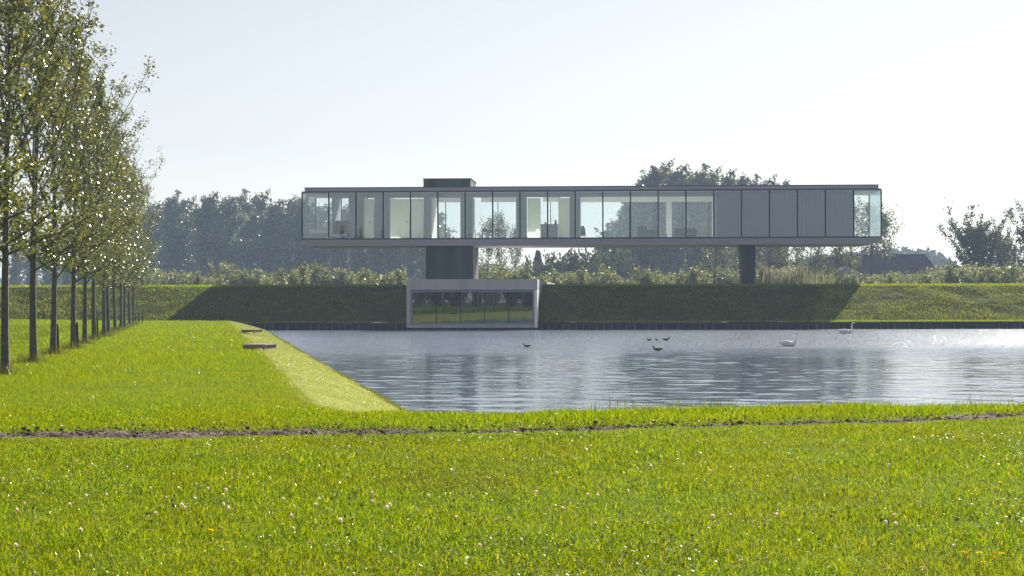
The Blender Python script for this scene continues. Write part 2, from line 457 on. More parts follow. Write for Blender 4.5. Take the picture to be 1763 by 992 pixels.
# water: a real surface of small wind waves, finer ripples in the material
def pond():
    ys = [22.5]
    while ys[-1] < Y_FAR + .04: ys.append(ys[-1] + (.11 if ys[-1] > 33 else .6))
    ys[-1] = Y_FAR + .04; ys = np.array(ys)
    nx = 300; u = np.linspace(0, 1, nx)
    xl = shore_x(ys) - .9; xr = np.maximum(.33*ys + 3, 20)
    X = xl[:, None] + (xr - xl)[:, None]*u[None]; Yg = np.repeat(ys[:, None], nx, 1)
    r = np.random.default_rng(91); Zw = np.zeros_like(X)
    for k in range(50):
        lam = .46 * (2.2/.46)**(r.random()**1.3); th = R(80) + r.normal(0, .5)      # crests run mostly across the view
        K = 2*np.pi/lam; A = .021 * r.uniform(.4, 1.3) / K
        Zw += A*np.sin(K*(X*np.cos(th)+Yg*np.sin(th)) + r.uniform(0, 6.28))
    calm = .27 + .03*np.clip((Yg - 62 + 9*fbm(X, Yg, .09, 93, 2))/22, 0, 1)
    Zw *= calm
    V = np.stack([X, Yg, Zw], -1).reshape(-1, 3); ny = len(ys)
    I, J = np.meshgrid(np.arange(nx-1), np.arange(ny-1)); a = (J*nx+I).ravel()
    return np_mesh('water', V, np.stack([a, a+1, a+1+nx, a+nx], -1), M['water'], smooth=True)
water = link_mesh('water', pond(), kind='structure')
link_mesh('water', np_mesh('water', [(20, 28, -.01), (.33*Y_FAR+3, Y_FAR+.04, -.01), (90, Y_FAR+.04, -.01), (90, 28, -.01)], [(0, 3, 2, 1)], M['water']), kind='structure')

# embankment: ledge, slope, crest, plateau, back slope to the fields
CREST_Y, CREST_Z = 144.8, 3.46
def emb_z(x, y):
    prof_y = [Y_FAR, Y_FAR + 1.3, Y_FAR + 1.6, CREST_Y, CREST_Y + .8, 175, 192, 230]
    prof_z = [.56, .60, .66, CREST_Z - .05, CREST_Z, CREST_Z + .04, 1.6, 1.4]
    z = np.interp(y, prof_y, prof_z)
    near_w = np.clip(1 - np.abs(x - 3.2)/2.6, 0, 1)
    z = z + near_w * (np.interp(y, [Y_FAR+.3, Y_FAR+2.2, Y_FAR+9, Y_FAR+12], [0, 2.15, .03, 0]))
    w = np.clip((y - Y_FAR - 1.5) / 2, 0, 1) * np.clip((CREST_Y + 1 - y) / 2, 0, 1)
    return z + w * .10 * fbm(x, y, .8, 21, 4) + .015 * fbm(x, y, 2.0, 5, 2)
xs = np.unique(np.concatenate([np.linspace(-170, -45, 80), np.linspace(-45, 55, 500), np.linspace(55, 170, 70)]))
ys = np.unique(np.concatenate([np.linspace(Y_FAR, Y_FAR + 1.6, 6), np.linspace(Y_FAR + 1.6, CREST_Y + .8, 50), np.linspace(CREST_Y + .8, 230, 30)]))
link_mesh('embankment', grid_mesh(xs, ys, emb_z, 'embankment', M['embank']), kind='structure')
# fields to the horizon
FZ = 1.35
link_mesh('field', np_mesh('field', [(-4000, 228, FZ), (4000, 228, FZ), (4000, 4500, FZ), (-4000, 4500, FZ)], [(0, 1, 2, 3)], M['field']), kind='structure')
link_mesh('outer_ground', np_mesh('outer_ground', [(-4000, -400, -1.2), (4000, -400, -1.2), (4000, 240, -1.2), (-4000, 240, -1.2)], [(0, 1, 2, 3)], M['pondbed']), kind='structure')
for s, nm in ((-1, 'side'), (1, 'side')):
    x0, x1 = (-4000, -158) if s < 0 else (69, 4000)
    ya = -400
    yb = Y_FAR if s < 0 else 24
    link_mesh('meadow', np_mesh('meadow', [(x0, ya, .87), (x1, ya, .87), (x1, yb, .87), (x0, yb, .87)], [(0, 1, 2, 3)], M['field']), kind='structure')
link_mesh('meadow', np_mesh('meadow', [(-158, -400, .87), (69, -400, .87), (69, -59, .87), (-158, -59, .87)], [(0, 1, 2, 3)], M['field']), kind='structure')
for x0, x1 in ((-4000, -170), (170, 4000)):
    link_mesh('meadow', np_mesh('meadow', [(x0, Y_FAR, .9), (x1, Y_FAR, .9), (x1, 230, 1.3), (x0, 230, 1.3)], [(0, 1, 2, 3)], M['field']), kind='structure')

# dirt track: its own rough sheet, 4 mm above the trench floor and higher where clods stand
def dirt_sheet():
    s = np.arange(-9, 14, .045); t = np.linspace(-1, 1, 25)
    S, T = np.meshgrid(s, t)
    hw = dirt_hw(S)
    X = S; Y = dirt_y(S) + T * hw
    clod = np.clip(fbm(X, Y, 9, 33, 4), 0, 2) * .035 + np.abs(fbm(X, Y, 26, 35, 2)) * .018
    edge = 1 - np.abs(T) ** 3
    Z = ground_z(X, Y) + .004 + clod * edge - .03 * np.abs(T) ** 6
    V = np.stack([X, Y, Z], -1).reshape(-1, 3); nx, ny = len(s), len(t)
    I, J = np.meshgrid(np.arange(nx-1), np.arange(ny-1)); a = (J*nx+I).ravel()
    return np_mesh('dirt_track', V, np.stack([a, a+1, a+1+nx, a+nx], -1), M['dirt'])
link_mesh('dirt_track', dirt_sheet(), kind='structure')
# loose clods along the track
def clods(n=2200):
    V = []; F = []
    for i in range(n):
        x = rng.uniform(-8, 12); y = float(dirt_y(np.array(x))) + rng.normal(0, .34)
        r = rng.uniform(.005, .017) * (2.2 if rng.random() < .03 else 1)
        z = float(ground_z(np.array(x), np.array(y))) + r * .5 + .02
        b = len(V)
        pts = [(1,0,0),(-1,0,0),(0,1,0),(0,-1,0),(0,0,1),(0,0,-1)]
        for q in pts:
            k = r * rng.uniform(.6, 1.3)
            V.append((x + q[0]*k*1.3, y + q[1]*k, z + q[2]*k*.8))
        F += [(b+a_, b+b_, b+c_) for a_, b_, c_ in ((0,2,4),(2,1,4),(1,3,4),(3,0,4),(2,0,5),(1,2,5),(3,1,5),(0,3,5))]
    return np_mesh('soil_clods', np.array(V), np.array(F), M['dirt'])
link_mesh('soil_clods', clods(), kind='stuff', label='crumbled soil clods lying along the bare earth strip', cat='soil')

# ------------------------------------------------------------------ retaining edge of the pond
wall = empty('retaining_wall', (0, Y_FAR, 0), label='dark timber retaining edge with posts where embankment meets the water', cat='retaining wall')
XL, XR = -22.4, 90.0
for k, (z0, z1) in enumerate(((-.35, .04), (.05, .29), (.30, .53))):
    x = XL
    while x < XR:
        L_ = rng.uniform(3.6, 4.4)
        dy = rng.uniform(-.012, .012)
        MB().box(x, min(x + L_ - .02, XR), -.04 + dy - .01, .03 + dy, z0, z1 + rng.uniform(-.012, .012)).build('plank', M['wood_wet'], wall)
        x += L_
pm = MB()
pm.tube([(0, 0, -.4), (0, 0, .3), (.01, 0, .52)], [.055, .055, .05], 8)
pme = pm.mesh('post', M['post_wood'])
x = XL + .3
while x < 62:
    o = link_mesh('post', pme, None, wall, loc=(x, -.11, rng.uniform(-.10, .08)), rot=(rng.uniform(-.04, .04), rng.uniform(-.05, .05), rng.uniform(0, 3)))
    x += rng.choice([.55, .62, .5, 1.15, 1.8], p=[.3, .25, .2, .15, .1])
MB().box(XL, XR, -.06, .16, .532, .566).build('capping', M['wood_wet'], wall)
MB().box(XL, XR, .045, .12, -1.0, .528).build('gap_light_blocker', M['wood_wet'], wall)  # added board, blocks the bright light showing through gaps in the planks

# ------------------------------------------------------------------ the house
HA = R(-3.3)
house = empty('house', (-18.64, 154.5, 0), HA, label='modern glass house raised on a concrete core and slim column above the embankment', cat='house')
Lh = 50.9; NB = 21; BAY = Lh / NB; DEP = 7.4
Z = dict(roof=12.27, gt=11.86, gb=7.78, band=7.42, sof=7.12)
def hp(name, mb, mat, **kw): 
    return mb.build(name, M[mat] if isinstance(mat, str) else mat, house, **kw)
def lx(px): return (px - 519) * Lh / 1000.0
# roof slab with stepped edge
hp('roof_slab', MB().box(.27, Lh-.27, .02, DEP-.02, Z['gt']+.09, Z['roof']), 'fascia', bevel=.02)
hp('roof_gutter', MB().box(.02, Lh-.02, 0.0, DEP, Z['gt']-.03, Z['gt']+.088), 'fascia_dark')
hp('roof_trim', MB().box(.22, Lh-.22, -.03, .018, Z['roof']-.035, Z['roof']+.03), 'fascia_dark')
hp('ceiling', MB().box(.1, Lh-.1, .12, DEP-.12, Z['gt']-.09, Z['gt']-.032), 'white')
# floor edge
hp('sill_rail', MB().box(0, Lh, -.02, .10, Z['gb']-.12, Z['gb']), 'fascia_dark')
hp('floor_slab', MB().box(.04, Lh-.04, .102, DEP-.10, Z['band'], Z['gb']-.03), 'floor')
ffm = MB().box(.012, BAY-.012, .01, .10, Z['band'], Z['gb']-.122).mesh('fascia_panel', M['fascia'])
for b in range(NB):
    link_mesh('fascia_panel', ffm, None, house, loc=(b*BAY, 0, 0))
# lower plate, chamfered towards the ends
zc0, zc1 = Z['sof'], Z['band'] - .003
pv = [(.27, zc1), (Lh-.27, zc1), (Lh-.27, zc1-.14), (Lh-.75, zc0), (.75, zc0), (.27, zc1-.14)]
mb = MB(); mb.add([(x, .06, z) for x, z in pv] + [(x, DEP-.06, z) for x, z in pv],
   [(0,1,2,3,4,5), (11,10,9,8,7,6)] + [(i, (i+1) % 6, 6+(i+1) % 6, 6+i) for i in range(6)])
hp('base_plate', mb, 'fascia')
hp('soffit_panel', MB().box(.8, Lh-.8, .14, DEP-.14, zc0-.03, zc0-.002), 'soffit')
# glass skin, bay by bay
gpm = MB().box(.03, BAY-.03, -.012, .012, Z['gb']+.01, Z['gt']-.04).mesh('glass_pane', M['glass'])
gpb = MB().box(.03, BAY-.03, -.012, .012, Z['gb']+.01, Z['gt']-.04).mesh('rear_glass_pane', M['glass_back'])
mum = MB().box(-.05, .05, -.07, .16, Z['gb']+.002, Z['gt']-.035).mesh('mullion', M['mullion'])
mub = MB().box(-.035, .035, -.05, .12, Z['gb']+.002, Z['gt']-.035).mesh('rear_mullion', M['mullion'])
stm = MB().box(.04, .075, .04, .10, Z['gb']+.01, Z['gt']-.095).mesh('glazing_bead', M['frame'])
for b in range(NB):
    link_mesh('glass_pane', gpm, None, house, loc=(b*BAY, .03, 0))
    link_mesh('glazing_bead', stm, None, house, loc=(b*BAY, 0, 0))
    link_mesh('rear_glass_pane', gpb, None, house, loc=(b*BAY, DEP-.05, 0))
for b in range(NB+1):
    link_mesh('mullion', mum, None, house, loc=(min(max(b*BAY, .035), Lh-.035), .035, 0))
    link_mesh('rear_mullion', mub, None, house, loc=(min(max(b*BAY, .035), Lh-.035), DEP-.13, 0))
for xx in (.012, Lh-.012):
    for k in range(3):
        w_ = (DEP-.3)/3
        o = MB().box(-.01, .01, .15+k*w_, .15+(k+1)*w_-.04, Z['gb']+.01, Z['gt']-.04).build('end_glass_pane', M['glass_back'], house, loc=(xx, 0, 0))

# inner lining behind the glass: piers, header, blinds
zf, zt = Z['gb'] - .028, Z['gt'] - .092
YI = .75
def pier(a, b, z0=None, z1=None, y0=YI, y1=YI+.16, mat='grey_wall', name='lining_panel'):
    return hp(name, MB().box(lx(a), lx(b), y0, y1, zf+.002 if z0 is None else z0, zt-.002 if z1 is None else z1), mat)
HZ = 11.38
pier(567, 1240, HZ, zt-.002, YI+.001, YI+.158, name='header_panel')
for a, b in ((599, 613.5), (614, 626), (644, 672), (731, 743), (796.5, 816), (893.5, 911), (985.5, 1003)):
    pier(a, b, None, HZ-.003)
pier(567, 598, zf+.002, zf+.25)
# white doors
def door(a, b, y, hx):
    d = hp('interior_door', MB().box(lx(a), lx(b), y, y+.05, zf+.004, HZ-.09), 'frosted')
    h = MB().box(lx(hx)-.09, lx(hx)+.09, y-.09, y-.06, zf+1.45, zf+1.49); h.box(lx(hx)-.02, lx(hx)+.02, y-.06, y-.001, zf+1.44, zf+1.50)
    h.build('door_handle', M['mullion'], d)
door(626, 643.5, YI+.03, 637)
door(672.5, 706, YI+.03, 702)
hp('cabinet_panel', MB().box(lx(706.5), lx(730.5), YI+.03, YI+.08, zf+.004, HZ-.09), 'frosted')
# kitchen niche with tall white cabinets either side
hp('cabinet_panel', MB().box(lx(911), lx(934), YI+1.2, YI+1.26, zf+.004, HZ-.02), 'frosted')
hp('cabinet_panel', MB().box(lx(965), lx(985), YI+1.2, YI+1.26, zf+.004, HZ-.02), 'frosted')
# white reveals of the openings
for a in (743.5, 795.3, 816.5, 892.5, 1003.5):
    hp('reveal_panel', MB().box(lx(a)-.03, lx(a)+.03, YI+.17, YI+2.2, zf+.004, HZ-.02), 'white')
# roller blinds
for b in range(15, 20):
    mb = MB(); x0_, x1_ = b*BAY+(.3 if b == 15 else .03), (b+1)*BAY-.03; nf = 44
    xs_ = [x0_ + (x1_-x0_)*k/nf for k in range(nf+1)]; ya = [YI-.1+.008*math.sin(k*1.15+b)+.010*math.sin(k*.37+b*2) for k in range(nf+1)]
    mb.add([(x, y, zf+.004) for x, y in zip(xs_, ya)] + [(x, y, zt-.03) for x, y in zip(xs_, ya)], [(k, k+1, nf+2+k, nf+1+k) for k in range(nf)])
    mb.add([(x, y+.01, zf+.004) for x, y in zip(xs_, ya)] + [(x, y+.01, zt-.03) for x, y in zip(xs_, ya)], [(k+1, k, nf+1+k, nf+2+k) for k in range(nf)])
    hp('curtain', mb, 'blind', smooth=True)
hp('lining_panel', MB().box(15*BAY+.1, 20*BAY-.05, YI+.4, YI+.5, zf+.004, zt-.003), 'grey_wall')
# rear wall pieces: solid behind doors, pelmet over the living-room glass
YB = DEP - .55
def rear(a, b, z0=None, z1=None, mat='white', name='rear_wall_panel'):
    hp(name, MB().box(lx(a), lx(b), YB, YB+.14, zf+.003 if z0 is None else z0, zt-.003 if z1 is None else z1), mat)
rear(598, 612); rear(796, 806); rear(894, 902); rear(994, 1003); rear(1239, 1473)
rear(740.2, 795.8, 11.3); rear(822.2, 892.8, 11.3); rear(934.2, 965.8, 11.3); rear(1003.2, 1238.8, 11.25)
rear(1156, 1166, None, 11.247)
# cross walls
for a in (613.8, 660, 742, 806, 902, 994):
    hp('cross_wall', MB().box(lx(a)-.05, lx(a)+.05, YI+.162, YB-.003, zf+.003, zt-.003), 'white')
hp('cross_wall', MB().box(lx(1473)-.05, lx(1473)+.05, YI+.16, YB-.003, zf+.003, zt-.003), 'grey_wall')
hp('cross_wall', MB().box(lx(1239)-.05, lx(1239)+.05, YI+.16, YB-.003, zf+.003, zt-.003), 'white')

# concrete core (stair tower) through the slab, and its roof box
cx0, cx1 = 11.05, 15.20
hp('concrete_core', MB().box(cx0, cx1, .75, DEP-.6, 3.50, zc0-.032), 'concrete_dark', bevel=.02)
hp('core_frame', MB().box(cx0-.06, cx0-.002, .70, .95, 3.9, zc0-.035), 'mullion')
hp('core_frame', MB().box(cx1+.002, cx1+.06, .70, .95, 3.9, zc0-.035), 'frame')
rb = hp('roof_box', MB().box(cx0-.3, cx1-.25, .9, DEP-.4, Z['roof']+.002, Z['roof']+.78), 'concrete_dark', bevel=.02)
MB().box(cx0-.36, cx1-.19, .84, DEP-.34, Z['roof']+.782, Z['roof']+.83).build('coping', M['mullion'], rb)
# slim column, tapering down
c0, c1 = lx(1281.5), lx(1308)
col = MB(); zt_, zb_ = zc0-.032, CREST_Z - .3
tp, bt = (c0, c1), (c0+.18, c1-.05)
col.add([(bt[0], 2.2, zb_), (bt[1], 2.2, zb_), (bt[1], 4.8, zb_), (bt[0], 4.8, zb_), (tp[0], 2.0, zt_), (tp[1], 2.0, zt_), (tp[1], 5.0, zt_), (tp[0], 5.0, zt_)],
        [(0,3,2,1),(4,5,6,7),(0,1,5,4),(1,2,6,5),(2,3,7,6),(3,0,4,7)])
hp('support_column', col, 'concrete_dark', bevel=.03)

# garden room set into the embankment at the water (part of the house: the core stands on it)
hinv = (Matrix.Translation(house.location) @ Matrix.Rotation(HA, 4, 'Z')).inverted()
p0 = hinv @ Vector(((700-881)/3000*136.2, 136.2-.55, 0)); 
gx0, gy0 = p0.x, p0.y
gx1 = gx0 + 10.2
ZG0, ZG1 = .16, 3.93
def gbox(x0, x1, y0, y1, z0, z1): return MB().box(gx0+x0, gx0+x1, gy0+y0, gy0+y1, z0, z1)
W = gx1 - gx0
room = gbox(0, W, 0, .35, 3.10, ZG1).build('garden_room', M['concrete'], house)
room['label'] = 'concrete garden room with a long window at the waterline'
gbox(.001, .30, .001, 9, ZG0, 3.098).build('side_wall', M['concrete'], room)
gbox(W-.22, W, .001, 10, ZG0, 3.098).build('side_wall', M['white'], room)  # concrete too, coloured white to stand in for light on this face
gbox(W-.22, W, .352, 44, 3.10, ZG1-.002).build('parapet', M['concrete'], room)
gbox(.0, .22, .352, 44, 3.10, ZG1-.002).build('parapet', M['concrete'], room)
gbox(.222, W-.222, .352, 44, 3.102, 3.62).build('room_roof', M['concrete'], room)
gbox(.302, W-.222, .002, 9, ZG0, .40).build('room_floor', M['concrete'], room)
gbox(-.05, W+.05, .25, 8, -.6, ZG0-.003).build('plinth', M['wood_wet'], room)
gbox(.302, W-.222, 8.5, 8.9, .402, 3.098).build('back_wall', M['grey_wall'], room)
wx0, wx1, wz0, wz1 = .34, W-.26, .42, 3.03
fr = gbox(wx0, wx1, .03, .16, wz0, wz0+.07)
fr.box(gx0+wx0, gx0+wx0+.09, gy0+.03, gy0+.16, wz0+.072, wz1-.072); fr.box(gx0+wx1-.09, gx0+wx1, gy0+.03, gy0+.16, wz0+.072, wz1-.072)
fr.box(gx0+wx0, gx0+wx1, gy0+.03, gy0+.16, wz1-.07, wz1)
fr.build('window_frame', M['frame'], room)
pw = (wx1-wx0-.2)/5
for k in range(5):
    a = wx0+.1+k*pw
    gbox(a+.03, a+pw-.03, .08, .10, wz0+.08, wz1-.08).build('window_pane', M['glass_dark'], room)
    if k: gbox(a-.035, a+.028, .05, .14, wz0+.075, wz1-.075).build('window_mullion', M['mullion'], room)
# ramp wall seen beyond the right parapet
gbox(W+.5, W+2.5, 11.0, 11.3, 3.2, 3.78)

# ---- furniture standing in the raised storey (things of their own)
HM = Matrix.Translation(house.location) @ Matrix.Rotation(HA, 4, 'Z')
def hw(px, y, z=None):
    return HM @ Vector((lx(px), y, zf + .003 if z is None else z))
def make_chair():
    r = empty('dining_chair', label='', cat='chair')
    MB().box(-.22, .22, -.22, .22, .43, .49).build('seat', M['dark_furn'], r)
    MB().add([(-.21,.18,.62),(.21,.18,.62),(.21,.22,.62),(-.21,.22,.62),(-.23,.24,.92),(.23,.24,.92),(.23,.28,.92),(-.23,.28,.92)],
             [(0,3,2,1),(4,5,6,7),(0,1,5,4),(1,2,6,5),(2,3,7,6),(3,0,4,7)]).build('backrest', M['dark_furn'], r)
    for sx, sy in ((-1,-1),(1,-1),(-1,1),(1,1)):
        MB().tube([(sx*.19, sy*.19, .43), (sx*.22, sy*.22, 0)], .015, 5).build('leg', M['dark_furn'], r)
    MB().tube([(-.19,.2,.45),(-.2,.21,.65)], .014, 5).tube([(.19,.2,.45),(.2,.21,.65)], .014, 5).build('back_frame', M['dark_furn'], r)
    r['group'] = 'dark chairs round the dining table'
    return r
ch = make_chair()
spots = [(822, 3.0, 0, 'dark dining chair at the left end of the table behind the glass'),
         (836, 2.3, 3.14, 'dark dining chair on the near side of the table, left of its middle'),
         (858, 2.3, 3.14, 'dark dining chair on the near side of the table, right of its middle'),
         (840, 4.4, 0, 'dark dining chair on the far side of the table, left of its middle'),
         (861, 4.4, 0, 'dark dining chair on the far side of the table, right of its middle'),
         (884, 3.1, 0, 'dark dining chair at the right end of the table behind the glass')]
for i, (px, y, rz, lab) in enumerate(spots):
    o = ch if i == 0 else copy_tree(ch)
    o.location = hw(px, y); o.rotation_euler = (0, 0, HA + (1.57 if i == 0 else -1.57 if i == 5 else rz)); o['label'] = lab
t = empty('dining_table', hw(850, 3.3), HA, label='long dark dining table seen through the glass with chairs around it', cat='table')
MB().box(-1.15, 1.15, -.5, .5, .72, .76).build('tabletop', M['dark_furn'], t)
for sx in (-1, 1):
    for sy in (-1, 1): MB().tube([(sx*1.0, sy*.4, .72), (sx*1.05, sy*.42, 0)], .03, 6).build('leg', M['dark_furn'], t)
t = empty('kitchen_island', hw(949.5, 1.9), HA, label='grey kitchen island with dark worktop in the white niche', cat='kitchen island')
MB().box(-.76, .76, -.35, .35, 0, 1.22).build('cabinet', M['grey_wall'], t)
MB().box(-.79, .79, -.38, .38, 1.222, 1.27).build('worktop', M['dark_furn'], t)
f_ = MB().tube([(.2, .1, 1.27), (.2, .1, 1.75), (.24, .1, 1.88), (.33, .1, 1.90), (.40, .1, 1.82), (.41, .1, 1.70)], .017, 6).build('tap', M['steel'], t)
pt = MB(); pt.tube([(0,0,0), (0,0,.16), (0,0,.2)], [.08,.10,.03], 8); pt.tube([(.06,0,.12), (.17,0,.15)], .015, 5)
pt.build('kettle', M['dark_furn'], None, loc=HM @ Vector((lx(949.5)-.35, 1.85, zf+1.275)), label='small dark kettle on the kitchen island worktop', cat='kettle')
v_ = MB(); v_.tube([(0,0,0), (0,0,.12), (0,0,.22), (0,0,.34), (0,0,.4)], [.09,.12,.07,.10,.03], 8)
v_.build('vase', M['dark_furn'], None, loc=HM @ Vector((lx(949.5)+.55, 1.95, zf+1.275)), label='dark round vase beside the kitchen tap', cat='vase')
# lounge chair with high back
t = empty('lounge_chair', hw(1007, 2.2), HA, label='slim dark high backed lounge chair against the bright window', cat='lounge chair')
MB().loft([[(-.3,-.4,.30),(.3,-.4,.30),(.3,-.4,.38),(-.3,-.4,.38)], [(-.3,.1,.22),(.3,.1,.22),(.3,.1,.32),(-.3,.1,.32)]]).build('seat', M['dark_furn'], t)
MB().loft([[(-.3,.10,.24),(.3,.10,.24),(.3,.18,.24),(-.3,.18,.24)], [(-.22,.45,.95),(.22,.45,.95),(.22,.52,.95),(-.22,.52,.95)], [(-.10,.55,1.15),(.10,.55,1.15),(.10,.6,1.15),(-.10,.6,1.15)]]).build('backrest', M['dark_furn'], t)
for sx in (-.26, .26): MB().tube([(sx,-.35,.3),(sx,-.2,0),(sx,.3,0),(sx,.15,.25)], .016, 5).build('leg_frame', M['dark_furn'], t)
def sofa(px, y, w, name, lab, mat='grey_furn', h=.78):
    t = empty(name, hw(px, y), HA, label=lab, cat='sofa')
    MB().box(-w/2, w/2, -.42, .42, .10, .42).build('seat', M[mat], t, bevel=.03)
    MB().box(-w/2, w/2, .24, .44, .422, h).build('backrest', M[mat], t, bevel=.03)
    for s in (-1, 1): MB().box(s*w/2-(.16 if s > 0 else 0), s*w/2+(.16 if s < 0 else 0), -.42, .235, .422, .60).build('armrest', M[mat], t, bevel=.02)
    for sx in (-1, 1):
        for sy in (-1, 1): MB().box(sx*(w/2-.1)-.03, sx*(w/2-.1)+.03, sy*.34-.03, sy*.34+.03, 0, .098).build('foot', M['dark_furn'], t)
    return t
sofa(1121, 2.6, 1.7, 'sofa', 'low dark grey sofa left of the white post in the living room')
cb = empty('side_cabinet', hw(1112, 3.6), HA, label='tall dark cabinet behind the left sofa', cat='cabinet')
MB().box(-.4, .4, -.2, .2, .05, 1.15).build('cabinet_body', M['dark_furn'], cb, bevel=.01)
MB().box(-.37, -.01, -.222, -.202, .1, 1.1).build('cabinet_door', M['grey_furn'], cb); MB().box(.01, .37, -.222, -.202, .1, 1.1).build('cabinet_door', M['grey_furn'], cb)
sofa(1187, 2.8, 2.0, 'sofa', 'long dark sofa right of the white post in the living room', h=.9)
def ctable(px, y, w, lab):
    t = empty('coffee_table', hw(px, y), HA, label=lab, cat='coffee table')
    MB().box(-w/2, w/2, -.35, .35, .34, .38).build('tabletop', M['dark_furn'], t)
    for sx in (-1, 1):
        for sy in (-1, 1): MB().tube([(sx*(w/2-.08), sy*.28, .34), (sx*(w/2-.05), sy*.3, 0)], .02, 5).build('leg', M['dark_furn'], t)
ctable(1146, 2.1, .9, 'small low table between the two sofas behind the glass')
ctable(1214, 2.2, 1.5, 'long low table at the right end of the living room')
# bedroom
t = empty('bed', hw(583, 2.6), HA, label='low bed with an aubergine headboard in the second bay from the left', cat='bed')
MB().box(-.75, .75, -1.0, .95, .2, .5).build('mattress', M['white'], t, bevel=.04)
MB().box(-.8, .8, -1.05, 1.0, .06, .198).build('bed_base', M['dark_furn'], t)
MB().box(-.85, .75, 1.002, 1.1, 0, 1.75).build('headboard', M['aubergine'], t)
for s in (-1, 1): MB().box(s*.38-.28, s*.38+.28, .5, .93, .502, .64).build('pillow', M['white'], t, bevel=.04)
MB().box(-.78, .78, -1.03, .3, .503, .56).build('blanket', M['grey_furn'], t, bevel=.02)
t = empty('washbasin', hw(543, 2.2), HA, label='pale washbasin counter in the leftmost glass bay', cat='washbasin')
MB().box(-.8, .8, -.3, .3, .55, .9).build('counter', M['white'], t, bevel=.01)
MB().tube([(0, .2, .9), (0, .2, 1.15), (0, .05, 1.18)], .015, 5).build('tap', M['steel'], t)
MB().box(-.7, .7, -.2, .2, 0, .548).build('cabinet', M['grey_wall'], t)
hp('cross_wall', MB().box(lx(566)-.04, lx(566)+.04, YI+1.5, YB, zf+.003, zt-.003), 'grey_wall')

# ------------------------------------------------------------------ trees
def leaves_mesh(name, P, S, mat, up=0.0, fold=.25, r=None, shape='leaf', hang=0.0):
    """P (n,3) positions, S (n,) sizes -> folded leaf quads (2 tris each)"""
    r = r or rng
    n = len(P)
    a = r.normal(size=(n, 3)); a[:, 2] = a[:, 2]*.8 - hang; a /= np.linalg.norm(a, axis=1)[:, None]      # long axis
    b = r.normal(size=(n, 3)); b -= (b*a).sum(1)[:, None]*a; b /= np.linalg.norm(b, axis=1)[:, None]
    c = np.cross(a, b)
    L_ = S[:, None]; w = S[:, None] * .42
    v0 = P; v1 = P + a*L_*.45 + b*w + c*w*fold; v2 = P + a*L_; v3 = P + a*L_*.45 - b*w + c*w*fold
    V = np.stack([v0, v1, v2, v3], 1).reshape(-1, 3)
    i = np.arange(n)*4
    F = np.concatenate([np.stack([i, i+1, i+2], -1), np.stack([i, i+2, i+3], -1)])
    return np_mesh(name, V, F, mat)

